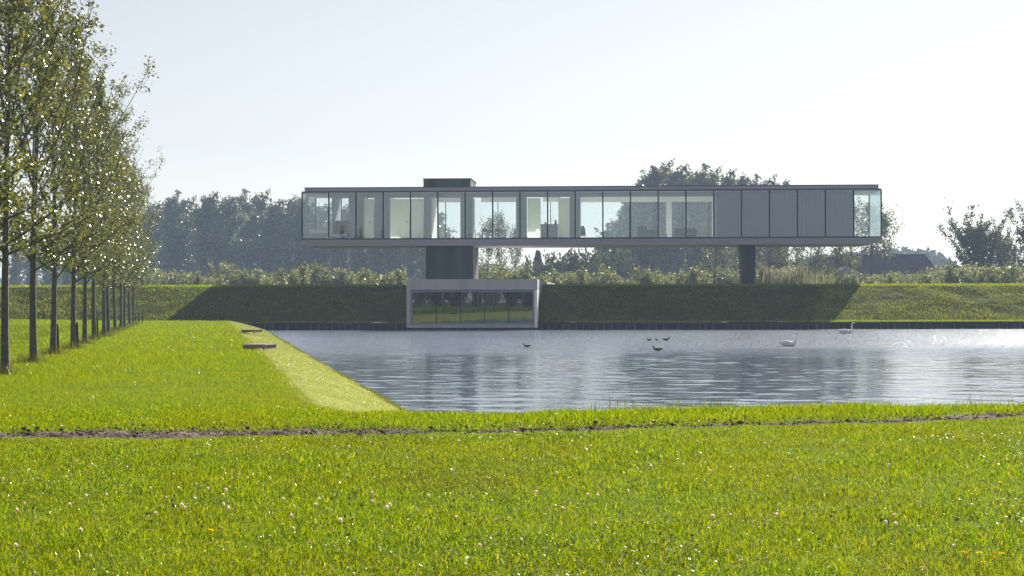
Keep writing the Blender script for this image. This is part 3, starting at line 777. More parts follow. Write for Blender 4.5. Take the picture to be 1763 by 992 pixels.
def tree_parts(seed, H, r0, cb, prof, nb, nl, leaf, matleaf, matbark, lean=(0, 0), ang=(35, 60), jitter=.18, twig=True, bend=.12, tipw=.0, clump=1.0, sides=7, hang=0.0, sway=0.0):
    """returns meshes (trunk, limbs, crown). prof(t) = crown radius at relative crown height t"""
    r = np.random.default_rng(seed)
    npt = 12
    ts = np.linspace(0, 1, npt)
    ph = r.uniform(0, 6.28, 4)
    tx = bend*(np.sin(ts*4.2+ph[0])-math.sin(ph[0])) + lean[0]*ts**1.6*H*.1
    ty = bend*(np.sin(ts*3.6+ph[1])-math.sin(ph[1])) + lean[1]*ts**1.6*H*.1
    def tp(t): return np.array([np.interp(t, ts, tx), np.interp(t, ts, ty), t*H])
    mbt = MB()
    rad = [r0*(1.35 if i == 0 else (1-.93*t_)) for i, t_ in enumerate(ts)]
    pts = [tuple(tp(t_)) for t_ in ts]; pts[0] = (pts[0][0], pts[0][1], -.25)
    pts.insert(1, (pts[1][0]*.2, pts[1][1]*.2, .18)); rad.insert(1, r0*1.08)
    mbt.tube(pts, rad, sides+2)
    mbl = MB(); LP = []; LS = []
    for k in range(nb):
        u = (k + r.uniform(0, 1)) / nb
        t0 = cb + (1-cb) * u * .97
        az = k*2.4 + r.uniform(-.5, .5)
        crown_t = (t0-cb)/(1-cb)
        rr = prof(min(1, crown_t + .12)) * (r.uniform(.7, 1.12) if r.random() < .75 else r.uniform(1.05, 1.25))
        el = R(r.uniform(*ang)) if crown_t > .18 or not twig else R(r.uniform(8, 48))
        Lb = rr / max(math.cos(el), .35)
        base = tp(t0)
        d = np.array([math.cos(az)*math.cos(el) + sway*.3, math.sin(az)*math.cos(el), math.sin(el)]); d /= np.linalg.norm(d)
        nseg = 4
        p = base.copy(); pl = [p.copy()]; dd = d.copy()
        for s in range(nseg):
            dd = dd + np.array([sway*.12, 0, .10 - .22*hang]) + r.normal(0, .10, 3); dd /= np.linalg.norm(dd)
            p = p + dd*Lb/nseg; pl.append(p.copy())
        br = max(r0*.30*(1-t0)+.008, .007)
        mbl.tube([tuple(q) for q in pl], [br, br*.8, br*.6, br*.4, br*.15], 4 if sides < 6 else 5, cap=False)
        # twigs carrying leaves
        ntw = max(2, int(Lb*3.2*clump))
        per = max(2, int(nl / (nb*ntw) * (.5+rr/prof(.4))))
        for q in range(ntw):
            s = r.uniform(.06, 1.0); i0 = min(int(s*nseg), nseg-1); fr_ = s*nseg-i0
            b0 = pl[i0]*(1-fr_)+pl[i0+1]*fr_
            td = d*.5 + r.normal(0, .55, 3) + np.array([sway*.25, 0, .35-.8*hang]); td /= np.linalg.norm(td)
            tl = r.uniform(.25, .8) * (.35+.65*rr/prof(.4)) * (H/10)**.8 * .75
            b1 = b0 + td*tl
            if twig: mbl.tube([tuple(b0), tuple(b1)], [br*.3, .003], 3, cap=False)
            f = r.uniform(.0, 1.08, per)
            pp = b0[None]*(1-f)[:, None] + b1[None]*f[:, None] + r.normal(0, jitter*(.4+.6*tl), (per, 3))
            LP.append(pp); LS.append(leaf*r.uniform(.6, 1.25, per))
    # leader tip
    n2 = int(nl*.03)
    f = r.uniform(.86, 1.03, n2); pp = np.array([tp(min(q, 1)) for q in f]); pp[:, 2] = f*H; pp += r.normal(0, jitter*.9, pp.shape)
    LP.append(pp); LS.append(leaf*r.uniform(.6, 1.2, n2))
    LP = np.concatenate(LP); LS = np.concatenate(LS)
    return (mbt.mesh('trunk', matbark, smooth=True), mbl.mesh('limbs', matbark, smooth=True), leaves_mesh('crown', LP, LS, matleaf, r=r, hang=.35))

def place_tree(name, parts, x, y, z, s=1.0, rz=0.0, **kw):
    e = empty(name, (x, y, z), rz, **kw); e.scale = (s, s, s)
    for nm, me in zip(('trunk', 'limbs', 'crown'), parts):
        link_mesh(nm, me, None, e)
    return e

# --- the row of young poplars
prof_row = lambda t: 1.85 * (math.sin(min(1, max(0, t*.93+.10))**.62*math.pi))**.85 + .12
row_var = [tree_parts(50+i, 10.2, .088, .20, prof_row, 54, 11000, .074, M['leaf_row'], M['bark'], lean=(r_*.3, 0), ang=(46, 70), jitter=.12, bend=.07) for i, r_ in enumerate((.3, -.2, .5, .1))]
row_labels = ['nearest young poplar, its trunk out of view and only its crown showing',
 'poplar whose straight dark trunk stands hard against the left edge',
 'second poplar of the row with its whole trunk standing clear of the left edge',
 'third poplar of the row with a short stake on its right side',
 'fourth poplar of the row with a pale lit trunk and bare earth at its foot',
 'fifth poplar of the row with a trunk leaning slightly left',
 'sixth poplar of the row, just left of the denser trunks',
 'seventh poplar of the row with dark trunk and lit right edge',
 'eighth poplar of the row with trunk leaning to the right',
 'ninth poplar of the row, its trunk close behind the eighth',
 'tenth poplar of the row, thin trunk beside the far lawn',
 'eleventh poplar of the row, third from its far end',
 'twelfth poplar of the row, second from its far end',
 'last poplar of the row standing next to the fence posts']
row_xy = []
row_h = [1.0, .98, 1.02, .98, 1.0, .97, 1.0, .96, 1.03, .97, 1.0, .95, .98, .95]
TRD = -.184
for n in range(-1, 13):
    y = 35 + 6.4*n + random.uniform(-.25, .25)
    x = -10.17 + TRD*(y-35) + random.uniform(-.08, .08)
    row_xy.append((x, y))
    z = float(ground_z(np.array(x), np.array(y)))
    place_tree('poplar_tree', row_var[(n+1) % 4], x, y, z, row_h[n+1], random.uniform(0, 6.28), label=row_labels[n+1], cat='tree', group='row of young poplars on the lawn')
stk = MB(); stk.tube([(0,0,-.3),(0,0,.75),(0,0,.85)], [.035,.035,.022], 7); stk_me = stk.mesh('tree_stake', M['stake'])
for i, lab in ((3, 'short dark stake beside the third poplar'), (4, 'short dark stake beside the fourth poplar'), (6, 'short dark stake beside the sixth poplar')):
    x, y = row_xy[i]
    link_mesh('tree_stake', stk_me, None, None, loc=(x+.12, y+.12, float(ground_z(np.array(x), np.array(y)))), rot=(.03, -.03, 0), label=lab, cat='stake', group='stakes beside the poplars')
for i, (px, lab) in enumerate(((233.0, 'first dark fence post beyond the last poplar'), (238.5, 'middle dark fence post of the three beyond the last poplar'), (244.5, 'tallest dark fence post, rightmost beyond the last poplar'))):
    Y_ = 118 + i*2.0
    x = (px-881)/3000*Y_
    link_mesh('fence_post', stk_me, None, None, loc=(x, Y_, float(ground_z(np.array(x), np.array(Y_)))), rot=(0, .04*(i-1), 0), label=lab, cat='post', group='fence posts past the poplar row').scale = (1.3, 1.3, .75+.12*i)
link_mesh('fence_post', stk_me, None, None, loc=((28-881)/3000*140, 140-6, .95), rot=(0, .02, 0), label='lone dark fence post at the far left edge of the lawn', cat='post').scale = (1.6, 1.6, 1.0)

# --- trees beyond the embankment
prof_far = lambda t: 2.9 * min(1, (1.06-min(t,1))/.42)**.55 * (.6+.4*min(1, t/.3)) + .15
far_var = [tree_parts(200+i, 19, .24, .10, prof_far, 74, 9500, .42, M['leaf_far'], M['bark_far'], lean=(.7, 0), ang=(52, 76), jitter=.26, twig=False, sides=5, sway=.45) for i in range(4)]
prof_open = lambda t: 3.0 * (math.sin(min(1, max(0, t*.9+.1))*math.pi))**.6 + .2
open_var = [tree_parts(300+i, 17, .17, .30, prof_open, 34, 2200, .34, M['leaf_far'], M['bark_far'], lean=(.2, 0), ang=(35, 65), jitter=.5, twig=True, sides=5, bend=.3) for i in range(3)]
prof_round = lambda t: 6.0 * (math.sin(min(1, max(.0, t*.86+.13))*math.pi))**.55 + .1
round_var = [tree_parts(400+i, 12, .26, .16, prof_round, 70, 11500, .36, M['leaf_dark'], M['bark_far'], ang=(20, 60), jitter=.42, twig=True, sides=5, bend=.3) for i in range(2)]
GZ = 1.35
def gz_at(y): return float(emb_z(np.array(0.0), np.array(min(y, 229.0)))) if y < 229 else FZ
def pxX(px, Y): return (px - 881) / 3000 * Y
def topH(py, Y): return (514 - py) / 3000 * Y + EYE      # height above water of a thing whose top shows at py
def far_tree(var, H0, px, py, Y, name, sx=1.0, **kw):
    z = gz_at(Y); s = (topH(py, Y) - z) / H0 * (.88 if var in far_var else .87 if var in round_var else .97)
    e = place_tree(name, var, pxX(px, Y), Y, z, s, random.uniform(0, .8)-.4, **kw)
    e.scale = (s*sx, s*sx, s)
    return e
ORD = 'first second third fourth fifth sixth seventh eighth ninth tenth eleventh twelfth thirteenth fourteenth fifteenth sixteenth seventeenth eighteenth nineteenth twentieth'.split() + ['twenty-'+w for w in 'first second third fourth fifth sixth seventh eighth'.split()]
G1 = 'leaning poplars of the wood left of the house'
tops = [(248, 345), (283, 329), (310, 340), (342, 328), (378, 334), (398, 328), (436, 330), (458, 342), (484, 334), (512, 336), (543, 350), (575, 350), (608, 356), (640, 352), (672, 358), (704, 354), (730, 360)]
for i, (px, py) in enumerate(tops):
    lab = f'{ORD[i]} hazy poplar of the left wood, counting right from the near tree row' if px < 520 else f'{ORD[i-10]} hazy poplar seen behind the left end of the glass storey, from its end'
    far_tree(far_var[i % 4], 19, px, py, 400 + random.uniform(-10, 22), 'poplar_tree', random.uniform(.95, 1.45), label=lab, cat='tree', group=G1 + (' beside it' if px < 520 else ' behind it'))
for i, px in enumerate(range(230, 760, 27)):
    lab = f'{ORD[i]} poplar from the left in the second rank of the hazy wood'
    far_tree(far_var[(i+1) % 4], 19, px+random.uniform(-5, 5), 372+random.uniform(-8, 12), 436+random.uniform(-8, 14), 'poplar_tree', 1.25, label=lab, cat='tree', group='second rank of poplars in the left wood')
for i, px in enumerate(range(20, 240, 30)):
    far_tree(far_var[(i+2) % 4], 19, px+random.uniform(-5, 5), 400+random.uniform(-14, 12), 430+random.uniform(-8, 14), 'poplar_tree', 1.2, label=f'{ORD[i]} hazy poplar from the left glimpsed behind the near tree row', cat='tree', group='poplars behind the near row')
# group rising above the roof
G2 = 'poplars rising above the roof right of the middle'
for i, (px, py) in enumerate(((1078, 312), (1100, 290), (1122, 281), (1143, 283), (1163, 290), (1190, 287), (1206, 293), (1236, 292), (1262, 298), (1284, 304), (1312, 306), (1330, 309))):
    lab = f'{ORD[i]} poplar from the left in the tall clump rising above the flat roof' if px < 1215 else f'{ORD[i-7]} poplar from the left in the lower clump above the flat roof'
    far_tree(far_var[i % 4], 19, px, py, 375 + random.uniform(-8, 9), 'poplar_tree', 1.15 if px < 1215 else .9, label=lab, cat='tree', group=G2 if px < 1215 else 'lower poplars above the roof')
for i, px in enumerate(range(1066, 1215, 26)):
    far_tree(far_var[(i+1) % 4], 19, px+random.uniform(-4, 4), 345, 405, 'poplar_tree', 1.3, label=f'{ORD[i]} shaded poplar from the left in the dark wood behind the house', cat='tree', group='inner poplars of the wood behind the house')
# open stemmed trees
for i, (px, py) in enumerate(((838, 372), (862, 366), (884, 388), (1228, 350), (1250, 340), (1270, 345), (1322, 340), (1345, 345), (1368, 352), (1392, 345), (1412, 360), (1438, 352), (1462, 345))):
    lab = (f'{ORD[i]} slim open tree right of the concrete core, against the sky' if px < 900 else f'{ORD[i-3]} slim bare-stemmed tree from the left, just left of the support column' if px < 1280 else f'{ORD[i-6]} slim bare-stemmed tree to the right of the support column')
    grp = ('slim trees right of the core' if px < 900 else 'slim trees left of the column' if px < 1280 else 'slim trees right of the column')
    far_tree(open_var[i % 3], 17, px, py, 232+random.uniform(-6, 14), 'slim_tree', .75, label=lab, cat='tree', group=grp)
hi_var = tree_parts(330, 17, .17, .50, prof_open, 26, 1700, .34, M['leaf_far'], M['bark_far'], lean=(.2, 0), ang=(30, 60), jitter=.5, sides=5, bend=.3)
far_tree(hi_var, 17, 1497, 350, 224, 'slim_tree', 1.25, label='open crowned tree with forked stems showing past the right end of the house', cat='tree')
far_tree(hi_var, 17, 1520, 362, 226, 'slim_tree', 1.0, label='thin crowned tree just right of the glass storey', cat='tree')
far_tree(round_var[0], 12, 1686, 383, 255, 'broad_tree', .92, label='dark round crowned tree with visible stem right of the barn', cat='tree')
far_tree(round_var[1], 12, 1722, 412, 262, 'broad_tree', .62, label='smaller round tree close beside the dark round one', cat='tree')
far_tree(round_var[1], 12, 1778, 385, 250, 'broad_tree', .95, label='broad dark tree cut by the right edge of the view', cat='tree')
# conifer
def conifer(seed):
    r = np.random.default_rng(seed); P = []; H = 9.5
    for k in range(26):
        z = 1 + (H-1.1)*k/26; rr = 2.1*(1-z/H)**.8+.1
        for a in np.linspace(0, 6.28, 9, endpoint=False) + r.uniform(0, 1):
            f = r.uniform(0, 1, 26); L_ = rr*r.uniform(.75, 1.1)
            P.append(np.stack([np.cos(a)*L_*f, np.sin(a)*L_*f, z-.35*f*L_], -1) + r.normal(0, .10, (26, 3)))
    P = np.concatenate(P)
    t = MB().tube([(0,0,-.2),(0,0,H*.5),(0,0,H)], [.16,.09,.02], 7).mesh('trunk', M['bark_far'])
    return (t, leaves_mesh('crown', P, np.full(len(P), .26), M['leaf_dark'], r=r))
cf = conifer(5)
e = empty('conifer', (pxX(926, 330), 330, FZ), label='dark pointed conifer against the bright sky gap under the house', cat='tree')
link_mesh('trunk', cf[0], None, e); link_mesh('crown', cf[1], None, e)
s = (topH(430, 330)-FZ)/9.5; e.scale = (s*1.05, s*1.05, s)

# shrubs
def shrub_parts(seed, H, w, nl, leaf, mat):
    r = np.random.default_rng(seed); st = MB(); P = []
    for k in range(20):
        az = r.uniform(0, 6.28); sp = r.uniform(.1, 1)*w; h = H*r.uniform(.38, 1.08)*(1-.15*sp/w)
        p0 = (r.normal(0, .12), r.normal(0, .12), -.1); p1 = (math.cos(az)*sp*.5, math.sin(az)*sp*.5, h*.55); p2 = (math.cos(az)*sp, math.sin(az)*sp, h)
        st.tube([p0, p1, p2], [.025, .016, .005], 4, cap=False)
        n = nl//20; f = r.uniform(.12, 1.04, n)**.8
        a, b, c = map(np.array, (p0, p1, p2))
        q = ((1-f)**2)[:, None]*a + (2*f*(1-f))[:, None]*b*1.2 + (f**2)[:, None]*c
        P.append(q + r.normal(0, .14*w/1.3, (n, 3)))
    P = np.concatenate(P); P = P[P[:, 2] > 0]
    return (st.mesh('stems', M['bark_far']), leaves_mesh('foliage', P, leaf*r.uniform(.6, 1.3, len(P)), mat, r=r))
shr = [shrub_parts(600+i, 3.0, 1.5, 2400, .20, M['leaf_shrub']) for i in range(4)] + [shrub_parts(650+i, 3.0, 1.2, 2000, .18, M['leaf_yellow']) for i in range(2)] + [shrub_parts(670+i, 3.0, 1.7, 2600, .22, M['leaf_dark']) for i in range(2)]
SHRUBS = []
def shrub(k, px, py, Y, name, sx, **kw):
    z = gz_at(Y); s = max(.3, (topH(py, Y)-z)/3.0)
    e = empty(name, (pxX(px, Y), Y, z), random.uniform(0, 6.28), **kw); e.scale = (s*sx, s*sx, s); SHRUBS.append((px, e))
    link_mesh('stems', shr[k][0], None, e); link_mesh('foliage', shr[k][1], None, e)
px = 225
while px < 700:
    u = random.random(); k = 5 if 480 < px < 505 or 635 < px < 655 else random.randrange(4)
    shrub(k, px, 464 + 18*random.random() - (12 if u > .8 else 0), 215 + random.uniform(-16, 26), 'willow_shrub', random.uniform(.75, 1.1),
          label='grey-green willow shrub behind the embankment left of the core' if k < 4 else ('low yellow-green shrub behind the embankment under the left end of the house' if px < 520 else 'yellow-green shrub just left of the core'), cat='shrub', group='willow shrubs left of the core' if k < 4 else 'yellow-green shrubs behind the embankment')
    px += random.uniform(9, 17)
px = 825
while px < 1290:
    k = random.choice([0, 1, 2, 3])
    top = 462 + 20*random.random() if px > 930 else 456 + 22*random.random()
    shrub(k, px, top, 215 + random.uniform(-16, 26), 'willow_shrub', random.uniform(.75, 1.1), label='willow shrub on the bank behind the embankment between core and column', cat='shrub', group='willow shrubs between core and column')
    px += random.uniform(10, 18)
for i, (px, py) in enumerate(((948, 440), (965, 432), (985, 436), (1004, 428), (1022, 438), (1040, 430), (905, 446), (940, 452), (1055, 425))):
    shrub(6+i % 2, px, py, 300 + random.uniform(-6, 9), 'dark_thicket_shrub', .62, label='dark tall bush in the thicket between conifer and dark wood', cat='shrub', group='dark bushes right of the conifer')
px = 1310
while px < 1800:
    k = 6 if 1500 < px < 1512 else random.choice([0, 1, 2, 3])
    top = 462 + 14*random.random() if px < 1440 else 470 + 9*random.random() if px < 1600 else 456 + 16*random.random()
    shrub(k, px, top, 212 + random.uniform(-16, 26), 'willow_shrub', random.uniform(.75, 1.15), label='grey-green willow shrub behind the embankment right of the column', cat='shrub', group='willow shrubs right of the column')
    px += random.uniform(8, 15)

# labels by what each bush stands below, counted from the left
zones = {}
for k, (px, e) in enumerate(sorted((p for p in SHRUBS if 'yellow' in p[1]['label']), key=lambda p: p[0])):
    e['label'] = f"{ORD[k]} yellow-green shrub from the left, behind the embankment left of the core"
for px, e in sorted((p for p in SHRUBS if 'yellow' not in p[1]['label']), key=lambda p: p[0]):
    dk = e['category'] == 'shrub' and e.name.startswith('dark')
    if px < 519: z_ = 'behind the embankment between the tree row and the house'
    elif px < 1519: z_ = f"behind the embankment below the {ORD[int((px-519)/47.6)]} glass bay"
    elif px < 1616: z_ = 'in front of the big barn roof'
    elif px < 1655: z_ = 'between the barn and the dark round tree'
    elif px < 1740: z_ = 'below the dark round tree'
    else: z_ = 'at the right edge of the view'
    key = (z_, dk); zones[key] = zones.get(key, -1) + 1
    e['label'] = f"{ORD[zones[key]]} {'dark bush' if dk else 'willow shrub'} from the left {z_}"

# reeds behind the column foot
def reeds(n=2600):
    V = []; F = []
    for i in range(n):
        Y_ = rng.uniform(158, 172); x = max(pxX(1310, Y_), pxX(1345, Y_) + rng.normal(0, 1.7)); z = gz_at(Y_)
        h = rng.uniform(.5, 1.0) * (1.5 + .45*math.sin(x*1.7)); w = .02; lx_ = rng.normal(0, .12); b = len(V); th = rng.uniform(0, 3.14); c_, s_ = math.cos(th), math.sin(th)
        V += [(x-w*c_, Y_-w*s_, z), (x+w*c_, Y_+w*s_, z), (x+lx_*.6+w*c_, Y_+w*s_, z+h*.8), (x+lx_*.6-w*c_, Y_-w*s_, z+h*.8)]
        F += [(b, b+1, b+2, b+3)]
        b = len(V); pw_ = .045
        V += [(x+lx_*.6, Y_, z+h*.75), (x+lx_*.8+pw_*c_, Y_+pw_*s_, z+h*.9), (x+lx_, Y_, z+h*1.05), (x+lx_*.8-pw_*c_, Y_-pw_*s_, z+h*.9)]
        F += [(b, b+1, b+2, b+3)]
    return np_mesh('reeds', np.array(V), np.array(F), M['reed'])
link_mesh('reeds', reeds(), kind='stuff', label='pale plumed reeds on the bank just right of the column foot', cat='reeds')

# distant woods: read as one mass
def wood(name, x0, x1, Y0, Y1, hf, n, leaf, mat, seed):
    r = np.random.default_rng(seed); P = []
    for i in range(n):
        x = r.uniform(x0, x1); y = r.uniform(Y0, Y1); h = hf(x, y)*r.uniform(.82, 1.05); w = h*.22
        m_ = 150
        u = r.normal(size=(m_, 3)); u /= np.linalg.norm(u, axis=1)[:, None]; u *= r.uniform(.6, 1, (m_, 1))
        P.append(np.stack([x+u[:, 0]*w, y+u[:, 1]*w, FZ + h*.55+u[:, 2]*h*.45], -1))
    P = np.concatenate(P)
    return leaves_mesh(name, P, leaf*r.uniform(.6, 1.3, len(P)), mat, r=r)
def hill(x, y):
    px = 881 + x/y*3000
    return max(2.0, np.interp(px, [1380, 1470, 1540, 1590, 1630, 1655, 1670], [17, 20, 21, 20.5, 17, 10, 5]) )
link_mesh('distant_wood', wood('distant_wood', 118, 188, 690, 740, hill, 420, 2.2, M['leaf_dark'], 3), kind='stuff', label='pale hazy wood on the horizon behind the barn', cat='wood')
link_mesh('distant_wood', wood('distant_wood', -320, 330, 950, 1010, lambda x, y: 12.0, 700, 3.5, M['leaf_dark'], 4), kind='stuff', label='low line of trees along the far horizon', cat='wood')
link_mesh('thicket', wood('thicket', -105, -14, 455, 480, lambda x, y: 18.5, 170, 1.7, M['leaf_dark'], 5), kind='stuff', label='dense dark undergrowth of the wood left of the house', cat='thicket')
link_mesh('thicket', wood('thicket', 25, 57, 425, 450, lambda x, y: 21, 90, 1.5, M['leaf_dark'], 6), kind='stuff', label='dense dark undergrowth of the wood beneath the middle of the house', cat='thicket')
link_mesh('thicket', wood('thicket', 34, 62, 300, 330, lambda x, y: 7.5, 80, 1.0, M['leaf_dark'], 7), kind='stuff', label='low dense undergrowth behind the trees right of the column', cat='thicket')

# farm buildings
def barn(name, px0, px1, Y, py_ridge, py_eave, depth, inset, label, rz=0.0):
    x0, x1 = pxX(px0, Y), pxX(px1, Y); w = x1-x0; zr, ze = topH(py_ridge, Y), topH(py_eave, Y)
    e = empty(name, (x0, Y, FZ), rz, label=label, cat='barn'); zr -= FZ; ze -= FZ
    MB().add([(.3,.3,0),(w-.3,.3,0),(w-.3,depth-.3,0),(.3,depth-.3,0),(.3,.3,ze),(w-.3,.3,ze),(w-.3,depth-.3,ze),(.3,depth-.3,ze),(.3+inset,depth/2,zr-.12),(w-.3-inset,depth/2,zr-.12)],
             [(0,1,5,4),(1,2,6,5),(2,3,7,6),(3,0,4,7),(4,5,9,8),(6,7,8,9),(5,6,9),(7,4,8)]).build('wall', M['barn_wall'], e)
    rf = MB().add([(0,-.1,ze-.1),(w,-.1,ze-.1),(w-inset,depth/2,zr),(inset,depth/2,zr),(0,depth+.1,ze-.1),(w,depth+.1,ze-.1),
              (0,-.1,ze+.1),(w,-.1,ze+.1),(w-inset,depth/2,zr+.2),(inset,depth/2,zr+.2),(0,depth+.1,ze+.1),(w,depth+.1,ze+.1)],
             [(0,1,2,3),(3,2,5,4),(6,9,8,7),(9,10,11,8),(0,6,7,1),(4,5,11,10),(1,7,8,2),(2,8,11,5),(0,3,9,6),(3,4,10,9)]).build('roof', M['roof_tile'], e)
    MB().box(inset, w-inset, depth/2-.12, depth/2+.12, zr+.2, zr+.32).build('ridge_cap', M['roof_tile'], rf)
    MB().box(w*.45, w*.6, .25, .299, 0, ze*.75).build('barn_door', M['stake'], e)
    return e
barn('barn', 1444, 1616, 300, 441, 472, 9, 1.2, 'long barn with a big dark hipped roof behind the shrubs')
barn('barn', 1416, 1446, 292, 446, 466, 6, .2, 'small pale shed with a dark roof left of the big barn')
# little gabled shed with white barge boards facing the camera
e = empty('shed', (pxX(1462, 255), 255, FZ), label='small shed with white gable boards in front of the big barn', cat='shed')
sw = 1.7; s1, s2 = topH(476, 255)-FZ, topH(461, 255)-FZ
MB().add([(-sw,0,0),(sw*1.3,0,0),(sw*1.3,0,s1),(-.6,0,s2),(-sw,0,s1+.6),(-sw,4,0),(sw*1.3,4,0),(sw*1.3,4,s1),(-.6,4,s2),(-sw,4,s1+.6)],
         [(0,1,2,3,4),(9,8,7,6,5),(1,6,7,2),(0,4,9,5),(2,7,8,3),(3,8,9,4)]).build('wall', M['grey_wall'], e)
MB().tube([(-sw-.1,-.1,s1+.55),(-.6,-.1,s2+.08),(sw*1.3+.1,-.1,s1-.02)], .11, 4).build('barge_board', M['white'], e)

# mirrored trees far behind the camera (they show in the garden room's glass)
for i in range(16):
    x = -52 + i*7 + random.uniform(-2, 2); y = -75 + random.uniform(-8, 8)
    place_tree('broad_tree', round_var[i % 2], x, y, .87, random.uniform(.65, .85), random.uniform(0, 6), label='broad tree behind the viewpoint, mirrored in the waterside windows', cat='tree', group='trees mirrored in the waterside windows')

for i in range(26):
    x = -42 + i*3.4 + random.uniform(-1, 1); y = -48 + random.uniform(-5, 5); k = random.choice([6, 7, 0, 2])
    e = empty('broad_shrub', (x, y, .87), random.uniform(0, 6), label=f'dark tall shrub behind the viewpoint, {ORD[i]} from the left as mirrored in the windows', cat='shrub', group='shrubs mirrored in the waterside windows'); s_ = random.uniform(1.2, 2.2); e.scale = (s_, s_, s_)
    link_mesh('stems', shr[k][0], None, e); link_mesh('foliage', shr[k][1], None, e)

# ------------------------------------------------------------------ grass
def blades(X, Y, Zb, h, w, lean, mat, name, seg=2, r=None):
    r = r or rng; n = len(X)
    th = r.uniform(0, 2*np.pi, n); la = r.uniform(0, 2*np.pi, n)
    dx, dy = np.cos(th)*w/2, np.sin(th)*w/2
    lxv, lyv = np.cos(la)*lean*h, np.sin(la)*lean*h
    if seg == 2:
        v = np.stack([
            np.stack([X-dx, Y-dy, Zb-.01], -1), np.stack([X+dx, Y+dy, Zb-.01], -1),
            np.stack([X+dx*.8+lxv*.32, Y+dy*.8+lyv*.32, Zb+h*.58], -1), np.stack([X-dx*.8+lxv*.32, Y-dy*.8+lyv*.32, Zb+h*.58], -1),
            np.stack([X+lxv, Y+lyv, Zb+h*(1-.25*lean)], -1)], 1).reshape(-1, 3)
        i = np.arange(n)*5
        F = np.concatenate([np.stack([i, i+1, i+2], -1), np.stack([i, i+2, i+3], -1), np.stack([i+3, i+2, i+4], -1)])
    else:
        v = np.stack([np.stack([X-dx, Y-dy, Zb-.01], -1), np.stack([X+dx, Y+dy, Zb-.01], -1), np.stack([X+lxv, Y+lyv, Zb+h], -1)], 1).reshape(-1, 3)
        i = np.arange(n)*3; F = np.stack([i, i+1, i+2], -1)
    return np_mesh(name, v, F, mat)
def off_dirt(X, Y, m=.30):
    hw_ = dirt_hw(X) * (1 + .42*fbm(X, Y, 5, 77, 3))
    d = np.abs(Y - dirt_y(X)) / hw_
    return (d > m + .5) | (rng.random(len(X)) < .035)

# near lawn, up to the bare strip and on to the bank's edge
n = 440000
Y = 7.6 + 17.6*rng.random(n)**1.0; X = rng.uniform(-1, 1, n)*(.31*Y + 2.4)
d = pond_dist(X, Y); keep = (d > .7) & off_dirt(X, Y, .35) & (rng.random(n) < (25.4 - Y)/4.5)
X, Y = X[keep], Y[keep]; n = len(X)
cl = fbm(X, Y, 1.6, 41, 3); cl2 = fbm(X, Y, 5.0, 43, 3)
h = (.038 + .012*cl + .012*cl2)*rng.uniform(.5, 1.4, n); h = np.clip(h, .014, .11)
lng = rng.random(n) < .02; h[lng] *= 1.9
fd = np.clip((dirt_y(X) - Y - dirt_hw(X)*.6)/.9, .38, 1); h = h*np.where(Y < dirt_y(X), fd, 1)
w = rng.uniform(.0035, .0065, n) * (1 + (Y-8)*.035)
link_mesh('grass', blades(X, Y, ground_z(X, Y), h, w, rng.uniform(.3, 1.7, n), M['grass'], 'grass'), kind='stuff', label='thick green meadow grass in the foreground', cat='grass')
# dead straw lying in the sward
n = 5200
Y = 7.8 + 11.5*rng.random(n); X = rng.uniform(-1, 1, n)*(.31*Y + 1.2); k = off_dirt(X, Y, .3); X, Y = X[k], Y[k]; n = len(X)
Ls = rng.uniform(.015, .06, n); th = rng.uniform(0, 6.28, n); Zs = ground_z(X, Y) + rng.uniform(.02, .055, n); dz = rng.uniform(-.25, .45, n)*Ls
wv = rng.uniform(.0012, .0026, n)
dxy = np.stack([np.cos(th), np.sin(th)], -1); pxy = np.stack([-np.sin(th), np.cos(th)], -1)
P0 = np.stack([X, Y], -1); A_ = P0 - dxy*Ls[:, None]/2; B_ = P0 + dxy*Ls[:, None]/2
V = np.stack([np.concatenate([A_ - pxy*wv[:, None], Zs[:, None]], 1), np.concatenate([A_ + pxy*wv[:, None], (Zs+.002)[:, None]], 1),
              np.concatenate([B_ + pxy*wv[:, None]*.6, (Zs+dz+.002)[:, None]], 1), np.concatenate([B_ - pxy*wv[:, None]*.6, (Zs+dz)[:, None]], 1)], 1).reshape(-1, 3)
i = np.arange(n)*4
M['straw'] = leafmat('dead_straw', [(0, (.26, .22, .10)), (.5, (.42, .37, .20)), (1, (.66, .60, .44))], trans=.35, gloss=.01, rough=.5, tcol=(1.1, 1.05, .9))
link_mesh('straw', np_mesh('straw', V, np.concatenate([np.stack([i, i+1, i+2], -1), np.stack([i, i+2, i+3], -1)]), M['straw']), kind='stuff', label='bits of pale dead straw scattered in the foreground grass', cat='straw')
# taller fringe on the water side of the track
n = 42000
X = rng.uniform(-9, 12, n); Y = near_y(X) - BANK + rng.normal(.0, .75, n) - .2
keep = (pond_dist(X, Y) > .5) & off_dirt(X, Y, .6) & (Y > dirt_y(X)); X, Y = X[keep], Y[keep]; n = len(X)
h = (.085 + .03*fbm(X, Y, 2.2, 45, 3))*rng.uniform(.5, 1.5, n); h = np.clip(h, .02, .24)*(.45+.55*np.clip((X+2.5)/3, 0, 1))
link_mesh('grass', blades(X, Y, ground_z(X, Y), h, rng.uniform(.006, .011, n), rng.uniform(.2, .9, n), M['grass'], 'grass'), kind='stuff', label='taller fringe of grass along the near edge of the pond', cat='grass')
# wispy seed stalks against the water
n = 900
X = rng.uniform(1.0, 9.5, n); Y = near_y(X) - BANK + rng.normal(.3, .35, n)
sel = fbm(X, Y*0, 1.6, 47, 2) + rng.normal(0, .4, n) > .1; X, Y = X[sel], Y[sel]; n = len(X)
link_mesh('grass_stalks', blades(X, Y, ground_z(X, Y), rng.uniform(.12, .32, n), np.full(n, .007), rng.uniform(.1, .7, n), M['grass_tall'], 'grass_stalks'), kind='stuff', label='thin wispy stalks standing up against the near water', cat='grass')
